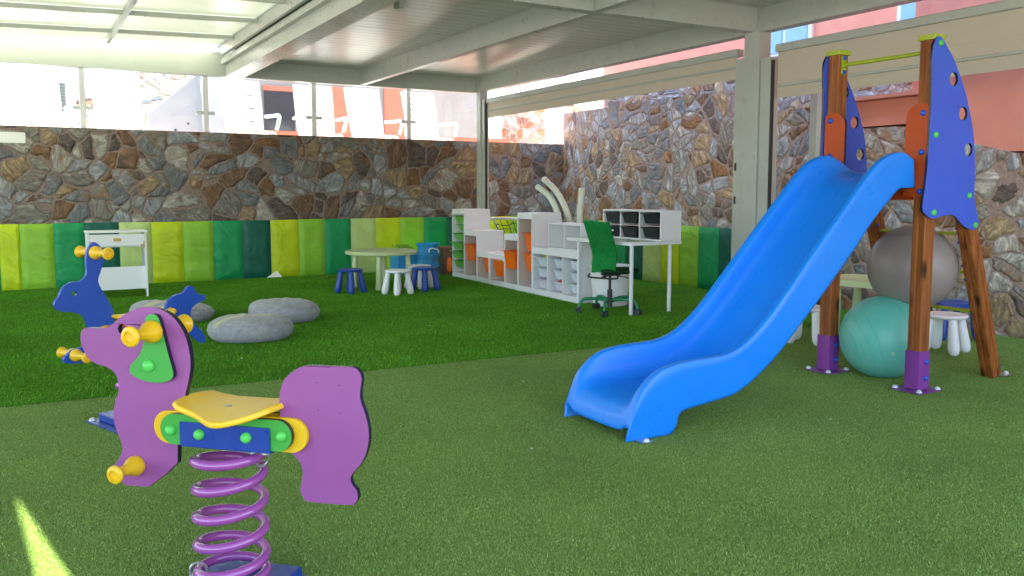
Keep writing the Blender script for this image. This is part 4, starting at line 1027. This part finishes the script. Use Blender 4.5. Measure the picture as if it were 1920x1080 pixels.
# ================================================================= POUFS
def pouf(label, loc, rx, ry, h, rz, seed, mat, lean=0):
    bm = newbm(); bmesh.ops.create_uvsphere(bm, u_segments=72, v_segments=40, radius=1)
    rr = random.Random(seed); ph = [rr.uniform(0, 6.28) for _ in range(8)]
    for vv in bm.verts:
        x, y, z = vv.co; a_ = math.atan2(y, x); rad = math.hypot(x, y)
        se = math.copysign(abs(z) ** .8, z)
        k = rad ** .62 / max(rad, 1e-5) if rad > 1e-4 else 1
        wob = 1 + .022 * math.sin(2 * a_ + ph[0]) + .007 * math.sin(5 * a_ + ph[1])
        X = x * k * rx * wob; Y = y * k * ry * wob
        Z = se * h / 2
        if z > 0:
            Z += lean * X + .0035 * math.sin(X * 55 + 9 * Y + ph[2]) * max(0, .8 - rad) * 2 + .006 * math.sin(X * 9 + Y * 7 + ph[4]) * (1 - rad * rad)
        if abs(Z) < .012 and rad > .9: X *= 1.012; Y *= 1.012
        if Z < -h * .36: Z = -h * .36 + (Z + h * .36) * .3
        vv.co = Vector((X, Y, Z + h * .40))
    o = obj('floor_cushion', bm, mat); o.location = loc; o.rotation_euler = (0, 0, rz)
    sb = newbm(); sp = []
    for i in range(60):
        a_ = 2 * math.pi * i / 60; wob = 1 + .022 * math.sin(2 * a_ + ph[0]) + .007 * math.sin(5 * a_ + ph[1])
        zz = .45; rad = math.sqrt(1 - zz * zz); k = rad ** .62
        X = math.cos(a_) * k * rx * wob * 1.003; Y = math.sin(a_) * k * ry * wob * 1.003
        sp.append((X, Y, zz ** .8 * h / 2 + lean * X + h * .40 + .006 * math.sin(X * 9 + Y * 7 + ph[4]) * (1 - rad * rad)))
    tube(sb, sp, .004, 6, closed=True); obj('seam', sb, mat, o)
    return tag(o, label, 'cushion', 'grey stone shaped floor cushions')
G1, G2 = (.24, .243, .25), (.40, .40, .395)
pouf('grey pebble shaped floor cushion with a yellow patch, nearest of the pair in the open', (1.63, 7.10, .01), .335, .29, .225, R(-20), 1, cloth_mat('grey_felt_a', G1, G2, (60, .02)))
pouf('grey wrinkled pebble shaped floor cushion, rear one of the pair in the open', (2.13, 7.93, .01), .325, .27, .235, R(-25), 2, cloth_mat('grey_felt_b', G1, G2, (70, -.10)), -.05)
pouf('grey pebble shaped floor cushion lying behind the blue kangaroo rider', (1.22, 8.42, .01), .36, .28, .22, R(-10), 3, cloth_mat('grey_felt_c', G1, G2, (50, .0)), -.08)

# ================================================================= WHITE CABINET (left)
t = thing('play_cabinet', 'white toy cabinet with one drawer and open shelf by the back wall', 'cabinet', (.97, 10.72, .006), R(0))
x0, x1, d0, d1 = -.30, .315, -.10, .22
for sx, xx in ((-1, x0), (1, x1 - .022)):
    bm = newbm(); boxb(bm, xx, xx + .022, d0, d0 + .03, 0, .75); boxb(bm, xx, xx + .022, d0 + .03, d1, .07, .75); obj('side_panel', bm, WHITE, t, bevel=.002)
bm = newbm(); boxb(bm, x0 - .012, x1 + .012, d0 - .01, d1 + .004, .751, .772); obj('top', bm, WHITE, t, bevel=.003)
bm = newbm(); boxb(bm, x0 + .024, x1 - .024, d0 + .002, d0 + .02, .60, .735); dr = obj('drawer', bm, WHITE, t, bevel=.004)
GOLD = plastic('gold_plastic_fitting', (.62, .36, .09), .35, .03)
bm = newbm(); prism(bm, [rrect(-.035, .045, .655, .690, .006)], (0, d0 + .001, 0), (1, 0, 0), (0, 0, 1), (0, -1, 0), 0, .008); obj('drawer_handle', bm, GOLD, dr, bevel=.002)
for xx in (x0 + .0225, x1 - .0645):
    bm = newbm(); boxb(bm, xx, xx + .042, d0 - .006, d0 + .001, .600, .616); boxb(bm, xx + (.03 if xx > 0 else 0), xx + (.042 if xx > 0 else .012), d0 - .005, d0 + .001, .575, .655); obj('hinge', bm, GOLD, t)
bm = newbm(); boxb(bm, x0 + .022, x1 - .022, d0 + .03, d0 + .05, .10, .36); obj('lower_panel', bm, WHITE, t, bevel=.002)
bm = newbm(); boxb(bm, x0 + .022, x1 - .022, d0 + .051, d1, .10, .12); obj('shelf', bm, WHITE, t, bevel=.002)
bm = newbm(); boxb(bm, x0 + .022, x1 - .022, d0 + .051, d1, .585, .60); obj('shelf', bm, WHITE, t, bevel=.002)

# ================================================================= STORAGE UNITS
CR = math.atan2(-.999, -.052) ; UX, UY = 5.40, 11.03
# local frame: +x runs along the front (towards the camera), -y... front faces local -y
urz = math.atan2(-.999, -.052)
def unit(name, label, s0):
    d = Vector((-.052, -.999)); return thing(name, label, 'storage unit', (UX + d.x * s0, UY + d.y * s0, .004), urz, 'white storage units in a row')
# in this local frame, front plane is y=0 and depth runs to +y (world +x is local +y)
DP = .40
def carcass(t, cols, hs, plinth=.075):
    """cols = x edges, hs = height of each column"""
    W_ = .018
    for i, h in enumerate(hs):
        a_, b_2 = cols[i], cols[i + 1]
        hl = hs[i - 1] if i > 0 else 0; hr = hs[i + 1] if i < len(hs) - 1 else 0
        if hl <= h:
            bm = newbm(); boxb(bm, a_, a_ + W_, 0, DP, 0, h - .001); obj('side_panel', bm, WHITE, t, bevel=.0015)
        if hr < h:
            bm = newbm(); boxb(bm, b_2 - (W_ if hr == 0 else 0), b_2 + (0 if hr == 0 else W_), 0.0005, DP - .0005, 0, h - .001); obj('side_panel', bm, WHITE, t, bevel=.0015)
        lo = a_ + (W_ if hl <= h else W_); hi = b_2 - (W_ if hr == 0 else 0)
        bm = newbm(); boxb(bm, lo + .001, hi - .001, .001, DP - .001, h - .075, h); obj('top', bm, WHITE, t, bevel=.002)
        bm = newbm(); boxb(bm, lo + .001, hi - .001, .002, DP - .002, .0, plinth); obj('plinth', bm, WHITE, t, bevel=.002)
        if cols[-1] > .5 and len(hs) > 1 and not (h > .97):
            bm = newbm(); boxb(bm, lo + .0004, lo + .003, .012, DP - .014, plinth + .001, h - .077); obj('liner', bm, DARK_IN, t)
        bm = newbm(); boxb(bm, lo + .001, hi - .001, DP - .012, DP - .004, plinth + .001, h - .076); obj('back_panel', bm, DARK_IN, t)
def tray(label, wx, dy, h, mat, cat='tray', group='trays in the storage units'):
    """open tray, local origin at centre of front lip, top at z=0, depth runs to +y"""
    bm = newbm(); w2 = wx / 2
    def ring(k, z): return [(-w2 * k, dy * (1 - k) * .7), (w2 * k, dy * (1 - k) * .7), (w2 * k, dy - dy * (1 - k) * .7), (-w2 * k, dy - dy * (1 - k) * .7), ]
    lv = [(1.06, 0), (1.06, -.008), (.92, -.010), (.80, -h), (.78, -h)]
    inn = [(.78, -h + .004), (.90, -.004), (1.04, 0.0006)]
    prev = None; first = None
    for k, z in lv[:-1] + [(.80, -h)] + [(.76, -h + .004), (.89, -.008), (.93, 0.0)]:
        r_ = [bm.verts.new((x, y, z)) for x, y in ring(k, z)]
        if prev:
            for i in range(4): bm.faces.new((prev[i], prev[(i + 1) % 4], r_[(i + 1) % 4], r_[i]))
        else: first = r_
        if k == .80 and z == -h and 'bot' not in locals(): bot = r_; bm.faces.new(r_)
        if k == .76: bm.faces.new(r_)
        prev = r_
    for i in range(4): bm.faces.new((prev[i], prev[(i + 1) % 4], first[(i + 1) % 4], first[i]))
    bmesh.ops.remove_doubles(bm, verts=bm.verts, dist=1e-5)
    bmesh.ops.recalc_face_normals(bm, faces=bm.faces)
    o = obj('tray', bm, mat, bevel=.003); return tag(o, label, cat, group)
def place_tray(o, s, out, z):
    """s along the row, out = how far the lip sticks out of the front, z = top"""
    d = Vector((-.052, -.999)); nn = Vector((-.999, .052))
    o.location = (UX + d.x * s + nn.x * out, UY + d.y * s + nn.y * out, z + .004); o.rotation_euler = (0, 0, urz)
    return o
ua = unit('storage_unit', 'white stepped storage unit going down from the green trays', 0)
carcass(ua, [0, .405, .822, 1.222], [.975, .693, .425])
ub = unit('storage_unit', 'white stepped storage unit going up towards the tall orange column', 1.226)
carcass(ub, [0, .437, .80, 1.18], [.415, .69, .965])
uc = unit('storage_unit', 'white low storage unit holding nine milky trays next to the desk', 2.41)
carcass(uc, [0, 1.03], [.567])
for x in (.355, .70):
    bm = newbm(); boxb(bm, x - .008, x + .008, .003, DP - .014, .076, .49); obj('divider', bm, WHITE, uc, bevel=.001)
ordn = ['topmost', 'second from top', 'third from top', 'fourth from top', 'fifth from top', 'bottom']
for k, z in enumerate((.875, .755, .63, .505, .38, .245)):
    place_tray(tray('green tray, %s in the tall left column of the storage row' % ordn[k], .345, .36, .098, GREEN_T), .21, (.0, -.05, .01, .045, .05, .01)[k], z)
OT = [('orange tray in the middle step right beside the green tray column', .625, .03, .50), ('orange tray pushed back in the low step, left of the unit joint', 1.04, -.05, .362),
      ('orange tray in the low step, right of the unit joint', 1.455, .0, .355), ('orange tray sticking out of the middle step left of the tall column', 1.855, .05, .487),
      ('upper orange tray pushed back in the tall column', 2.235, -.045, .720), ('lower orange tray pushed back in the tall column', 2.235, -.045, .475)]
for lab, s, out, z in OT: place_tray(tray(lab, .318, .36, .225, ORANGE_T), s, out, z)
rown = ['top', 'middle', 'bottom']; coln = ['left', 'centre', 'right']
for r_ in range(3):
    for c_ in range(3):
        mt = PINK_T if r_ == 2 and c_ < 2 else CLEAR_T
        place_tray(tray('%s milky tray in the %s row, %s column of the low storage unit' % ('pinkish' if mt is PINK_T else 'white', rown[r_], coln[c_]), .295, .34, .105, mt), 2.41 + (.187, .527, .862)[c_], (-.02, -.05, -.07)[c_], (.455, .325, .195)[r_])
# open box on the low unit
t = unit('open_shelf_box', 'white open two compartment box standing on the low storage unit', 2.735); t['category'] = 'shelf box'; t.location.z = .5715
del t['group']
for x in (0, .355, .71):
    bm = newbm(); boxb(bm, x, x + .015, .03, .33, 0, .295); obj('side_panel', bm, WHITE, t, bevel=.0015)
for z, nm in ((-.0, 'bottom'), (.28, 'top')):
    bm = newbm()
    for a_, b_2 in ((.016, .354), (.371, .709)): boxb(bm, a_, b_2, .031, .329, z, z + .015)
    obj(nm, bm, WHITE, t, bevel=.001)
bm = newbm(); boxb(bm, .016, .354, .315, .325, .016, .279); boxb(bm, .371, .62, .315, .325, .016, .279); obj('back_panel', bm, WHITE, t)
bm = newbm(); boxb(bm, .20, .245, .309, .314, .15, .20); obj('handle_hole', bm, plastic('grey_sticker', (.12, .13, .15), .5, 0), t)

# ---- football goal behind the units
t = thing('toy_goal', 'small white tube goal with dark net behind the storage units', 'goal', (6.2, 11.2, .004))
bm = newbm(); tube(bm, [(-.05, .15, 0), (-.05, .15, .72), (-.03, .09, .80), (0, 0, .82), (0, -.75, .83), (.0, -.85, .80), (.0, -.88, .7), (.0, -.88, 0)], .022, 12, k=4); obj('frame', bm, WHITE_P, t)
bm = newbm(); tube(bm, [(.28, .1, 0), (.16, .08, .5), (.0, .03, .80)], .018, 10, k=4); obj('brace', bm, WHITE_P, t)
bm = newbm()
rr = random.Random(4)
for k in range(5):
    y_ = .05 - k * .19; tube(bm, [(.0, y_, .81), (.07, y_ - .03 + rr.uniform(-.03, .03), .6), (.1, y_ + rr.uniform(-.04, .04), .35)], .005, 5, k=3)
for k in range(3): tube(bm, [(.03 + .02 * k, .08 - j * .11, .74 - k * .08 + rr.uniform(-.025, .025)) for j in range(9)], .005, 5, k=3)
obj('net', bm, ALU_D, t)

# ---- pool noodles
NO = plastic('pale_foam', (.74, .80, .68), .75, .3, 120)
def noodle(label, pts):
    bm = newbm(); tube(bm, pts, .038, 18, k=6, cap=False)
    # hollow rolled ends
    o = obj('pool_noodle', bm, NO, solid=.028); return tag(o, label, 'pool noodle', 'pale foam pool noodles behind the storage units')
noodle('pale foam pool noodle curving left, upper of the left pair', [(5.98, 8.80, .01), (5.96, 8.82, .5), (5.95, 8.86, .90), (5.92, 9.06, 1.20), (5.90, 9.36, 1.385)])
noodle('pale foam pool noodle curving left, lower of the left pair', [(5.92, 8.92, .01), (5.90, 8.93, .5), (5.88, 8.97, .88), (5.86, 9.13, 1.14), (5.84, 9.42, 1.285)])
noodle('pale foam pool noodle leaning to the right on its own', [(6.06, 8.86, .01), (6.02, 8.74, .5), (5.98, 8.66, .9), (5.94, 8.56, 1.26)])

# ---- laundry baskets etc.
def mesh_blue():
    m = bpy.data.materials.new('blue_mesh_fabric'); m.use_nodes = True; nt = m.node_tree; b = nt.nodes['Principled BSDF']
    b.inputs['Base Color'].default_value = (.02, .30, .70, 1); b.inputs['Roughness'].default_value = .5; b.inputs['Alpha'].default_value = .72
    return m
MB_ = mesh_blue(); BLR = plastic('blue_basket_trim', (.03, .33, .72), .4, .02)
t = thing('laundry_basket', 'tall blue mesh pop up laundry basket beside the storage units', 'basket', (5.10, 11.22, .006))
bm = newbm(); prof = []
for k in range(41):
    z = .48 * k / 40; prof.append((.155 + .012 * math.cos(2 * math.pi * z / .16), z))
lathe(bm, [(0, .002)] + prof, n=40); obj('mesh_wall', bm, MB_, t)
for z in (.01, .16, .32, .475):
    bm = newbm(); tube(bm, [(.168 * math.cos(R(10 * i)), .168 * math.sin(R(10 * i)), z) for i in range(36)], .006, 6, closed=True); obj('hoop', bm, BLR, t)
bm = newbm(); tube(bm, [(-.05, -.165, .36), (-.06, -.18, .40), (0, -.185, .415), (.08, -.175, .39), (.10, -.16, .35)], .009, 8, k=4); obj('carry_strap', bm, WHITE_P, t)
bm = newbm()
for k in range(7): bmesh.ops.create_icosphere(bm, subdivisions=2, radius=.045, matrix=Matrix.Translation((random.uniform(-.08, .08), random.uniform(-.1, .05), .05 + .035 * k)))
obj('toys', bm, plastic('mixed_toys', (.45, .50, .45), .5, .0, var=.6), t)
t = thing('storage_box', 'blue fabric box with lime rim left of the tall laundry basket', 'box', (4.93, 11.68, .006))
bm = newbm(); boxb(bm, -.17, .17, -.15, .15, 0, .30); obj('body', bm, BLR, t, bevel=.012, seg=3)
bm = newbm(); boxb(bm, -.175, .175, -.155, .155, .301, .33); obj('rim', bm, plastic('lime_trim', (.25, .50, .03), .4, .02), t, bevel=.008)
bm = newbm(); boxb(bm, -.19, .02, -.13, -.0, .42, .45); boxb(bm, -.12, .10, -.1, -.02, .331, .419); obj('lid', bm, plastic('lime_trim', (.25, .50, .03), .4, .02), t, bevel=.006)
CB = plastic('brown_cardboard', (.20, .10, .055), .85, .2, 80)
bm = newbm(); boxb(bm, 5.36, 5.62, 11.25, 11.60, .006, .41); tag(obj('cardboard_box', bm, CB, bevel=.004), 'brown cardboard box squeezed between laundry basket and green trays', 'box')
bm = newbm(); bmesh.ops.create_uvsphere(bm, u_segments=28, v_segments=18, radius=.11); o = obj('toy_ball', bm, ORANGE_T); o.location = (5.46, 11.16, .20); o.scale = (.35, .35, 1.0); o.location = (5.40, 11.13, .17); tag(o, 'orange oval toy peeping out beside the green tray column', 'toy')
# folded white card by the mats
bm = newbm(); vs = [bm.verts.new(p) for p in ((-.10, 0, 0), (.10, -.03, 0), (.10, .06, 0), (-.02, .07, .0), (.045, .03, .085))]
bm.faces.new((vs[0], vs[1], vs[4])); bm.faces.new((vs[1], vs[2], vs[4])); bm.faces.new((vs[3], vs[0], vs[4])); bm.faces.new((vs[2], vs[3], vs[4]))
o = obj('folded_card', bm, WHITE_P, smooth=False, solid=.003); o.location = (3.09, 11.98, .03); tag(o, 'small white folded card lying at the foot of the back mats', 'card')

# ================================================================= DESK GROUP
DSK = plastic('white_desk', (.84, .87, .87), .3, .02, 300, .03)
t = thing('desk', 'white desk with round steel legs beside the storage units', 'desk', (5.44, 7.10, .006))
bm = newbm(); prism(bm, [rrect(-.33, .33, -.56, .56, .02)], (0, 0, .694), (1, 0, 0), (0, 1, 0), (0, 0, 1), 0, .035); obj('desktop', bm, DSK, t, bevel=.003)
for x, y in ((-.25, -.48), (.245, -.465), (-.20, .50), (.245, .50)):
    bm = newbm(); cyl(bm, (x, y, 0), (x, y, .694), .020, n=20); obj('leg', bm, DSK, t)
t = thing('tray_cabinet', 'white cabinet with six black trays standing on the desk', 'tray cabinet', (5.47, 6.98, .7355))
CH = .300; ylo, yhi = -.46, .50
for y in (ylo, ylo + .33, ylo + .645, yhi - .016):
    bm = newbm(); boxb(bm, 0, .26, y, y + .016, 0, CH); obj('side_panel', bm, WHITE, t, bevel=.0015)
for z, nm in ((0, 'bottom'), (CH - .014, 'top')):
    bm = newbm(); 
    for a_, b_2 in ((ylo + .0165, ylo + .3295), (ylo + .3465, ylo + .6445), (ylo + .6615, yhi - .0165)): boxb(bm, .001, .259, a_, b_2, z, z + .014)
    obj(nm, bm, WHITE, t, bevel=.001)
bm = newbm(); boxb(bm, .245, .255, ylo + .017, yhi - .017, .0145, CH - .0145); obj('back_panel', bm, WHITE, t)
bm = newbm()
for a_, b_2 in ((ylo + .0165, ylo + .3295), (ylo + .3465, ylo + .6445), (ylo + .6615, yhi - .0165)): boxb(bm, .002, .24, a_, b_2, .140, .148)
obj('shelf', bm, DARK_IN, t)
for c_, yy in enumerate((ylo + .83, ylo + .50, ylo + .173)):
    for r_ in range(2):
        o = tray('black tray in the %s row, %s column of the cabinet on the desk' % (('upper', 'lower')[r_], ('left', 'middle', 'right')[c_]), .265, .23, .105, BLACK_T, group='black trays on the desk')
        o.location = (5.465 + (.012, -.012, .0)[c_], 6.98 + yy, .7355 + (.272, .128)[r_]); o.rotation_euler = (0, 0, R(-90))
        if c_ == 0 and r_ == 1:
            bm = newbm(); boxb(bm, -.035, .03, .012, .018, -.06, -.04); q = obj('label_sticker', bm, WHITE_P, o)
# things behind the desk
t = thing('white_bin', 'large white rounded plastic bin on the turf under the desk', 'bin', (5.44, 7.30, .006))
bm = newbm(); lathe(bm, [(0, .002), (.15, .0), (.18, .02), (.215, .41), (.235, .42), (.235, .44), (.205, .44), (.17, .03), (0, .025)], n=48); obj('body', bm, WHITE_P, t)
t = thing('low_cupboard', 'white low cupboard standing behind the desk and bin', 'cupboard', (6.02, 8.45, .006))
bm = newbm(); boxb(bm, -.18, .18, -.20, .30, 0, .60); obj('body', bm, WHITE, t, bevel=.004)
bm = newbm(); boxb(bm, -.2, .2, -.22, .32, .601, .625); obj('top', bm, WHITE, t, bevel=.004)
bm = newbm(); 
boxb(bm, -.195, -.181, -.18, .28, .03, .58)
obj('door', bm, WHITE, t, bevel=.003)
# ---- office chair
GRF = cloth_mat('green_chair_fabric', (.010, .17, .035), (.018, .26, .06))
DGF = cloth_mat('dark_green_seat_fabric', (.008, .035, .012), (.015, .06, .02))
GRM = plastic('green_chair_metal', (.01, .24, .10), .35, .02)
t = thing('office_chair', 'green fabric swivel chair with five green legs at the desk', 'office chair', (5.09, 6.86, .006), R(0))
bm = newbm(); lathe(bm, [(0, .405), (.13, .405), (.175, .412), (.195, .43), (.19, .445), (.15, .455), (0, .452)], n=40)
for v_ in bm.verts: v_.co.x *= 1.05
obj('seat', bm, DGF, t)
for v_ in t.children[0].data.vertices: v_.co.x += .10; v_.co.y -= .05
# backrest sheet: draped fabric, leaning
bm = newbm(); g_ = []
import itertools
bpts = crom([(-.095, 0, .415), (-.085, 0, .48), (-.075, 0, .60), (-.15, 0, .76), (-.24, 0, .925)], 8)
ax_ = Vector((.42, -.90, 0)).normalized(); lean_ = Vector((-.90, -.42, 0)).normalized()
for k, p in enumerate(bpts):
    f = k / (len(bpts) - 1); hw = .135 + .008 * f
    g_.append([bm.verts.new(ax_ * (hw * s) + lean_ * (-p.x + .03 * s * s - .02) + Vector((0, 0, p.z + .003 * math.sin(9 * s + 6 * f))) ) for s in [-1 + j / 8 for j in range(17)]])
for A, B in zip(g_, g_[1:]):
    for j in range(16): bm.faces.new((A[j], A[j + 1], B[j + 1], B[j]))
bmesh.ops.recalc_face_normals(bm, faces=bm.faces)
obj('backrest', bm, GRF, t, solid=.016)
bm = newbm(); tube(bm, [ax_ * -.15 + lean_ * .10 + Vector((0, 0, .40)), ax_ * -.16 + lean_ * .12 + Vector((0, 0, .37)), lean_ * .13 + Vector((0, 0, .365)), ax_ * .16 + lean_ * .12 + Vector((0, 0, .37)), ax_ * .15 + lean_ * .10 + Vector((0, 0, .40))], .009, 8, k=4)
tube(bm, [lean_ * .13 + Vector((0, 0, .37)), lean_ * .05 + Vector((0, 0, .38)), Vector((0, 0, .39))], .012, 8)
obj('back_frame', bm, ALU_D, t)
bm = newbm(); box(bm, (.03, 0, .393), (.16, .12, .022)); tube(bm, [(.05, -.05, .385), (.12, -.12, .37), (.16, -.13, .355)], .006, 6); obj('seat_plate', bm, ALU_D, t, bevel=.004)
bm = newbm(); cyl(bm, (.02, 0, .2), (.02, 0, .385), .014); cyl(bm, (.02, 0, .07), (.02, 0, .24), .026); cyl(bm, (.02, 0, .115), (.02, 0, .15), .045, .038); obj('gas_column', bm, ALU_D, t)
for k in range(5):
    a_ = R(8 + 72 * k); c_, s_ = math.cos(a_), math.sin(a_)
    bm = newbm(); tube(bm, [(.02 + .03 * c_, .03 * s_, .135), (.02 + .17 * c_, .17 * s_, .150), (.02 + .275 * c_, .275 * s_, .135), (.02 + .31 * c_, .31 * s_, .06)], .0155, 10, k=5); lg = obj('leg', bm, GRM, t)
    bm = newbm()
    for s2 in (-1, 1):
        q0 = Vector((.02 + .31 * c_, .31 * s_, .034)); tt = Vector((-s_, c_, 0))
        cyl(bm, q0 + tt * s2 * .006, q0 + tt * s2 * .032, .034, n=20)
    obj('caster', bm, ALU_D, lg, bevel=.003)

for lab, s_, z_, mt, out in (('small red toy showing in the pinkish centre tray of the bottom row', 2.41 + .53, .20, plastic('red_toy', (.55, .03, .03), .5, 0), -.09), ('small yellow green toy showing in the top left milky tray', 2.41 + .20, .462, plastic('lime_toy', (.45, .5, .05), .5, 0), -.08)):
    bm = newbm(); rr = random.Random(9)
    tube(bm, [(-.06, 0, 0), (-.02, .02, .022), (.03, -.01, .018), (.07, .02, .0)], .022, 10, k=4)
    o = obj('toy', bm, mt); place_tray(o, s_, out, z_ - .02); o.location.z -= .0; tag(o, lab, 'toy')
PLB = ['tiny white petal on the long turf midway between low storage unit and slide foot', 'tiny white petal on the long turf right of the nearest grey cushion', 'tiny white petal on the long turf in front of the office chair',
       'tiny white petal on the long turf below the storage units', 'tiny white petal on the long turf below the nearest grey cushion', 'tiny white petal on the short turf at the bottom between dog rider and slide',
       'tiny white petal on the short turf just right of the slide foot', 'tiny white petal on the short turf at the bottom right of the slide', 'tiny white petal on the long turf between kangaroo rider and dog rider', 'tiny white petal on the short turf just behind the slide foot']
PET = plastic('white_petal', (.75, .73, .68), .7, 0)
for i, (x, y) in enumerate(((3.15, 6.9), (2.4, 6.35), (4.4, 6.9), (3.95, 7.15), (1.35, 6.2), (2.05, 3.35), (3.2, 4.1), (3.7, 3.0), (.45, 6.4), (2.75, 4.6))):
    bm = newbm(); vs = [bm.verts.new(p) for p in ((-.010, 0, 0), (0, -.006, .003), (.011, 0, .001), (0, .006, .004))]; bm.faces.new(vs)
    o = obj('petal', bm, PET, solid=.001); o.location = (x, y, .03 if y > 5.4 else .015); o.rotation_euler = (.2, .1, i * 1.3); tag(o, PLB[i], 'petal', 'white petals scattered on the turf')
# ---- small things on the turf
LF = base('dry_leaf', (.25, .06, .02), .7)[0]
for i, (x, y, c_) in enumerate(((1.72, 5.85, 'small reddish fallen leaf on the turf right above the dog rider tail'), (4.35, 5.2, 'small reddish fallen leaf near the turf seam left of the slide'))):
    bm = newbm(); vs = [bm.verts.new(p) for p in ((-.022, 0, 0), (0, -.010, .006), (.024, 0, .002), (0, .011, .008))]; bm.faces.new(vs)
    o = obj('fallen_leaf', bm, LF, solid=.001); o.location = (x, y, .028); o.rotation_euler = (0, 0, i * 1.1); tag(o, c_, 'leaf', 'fallen leaves on the turf')
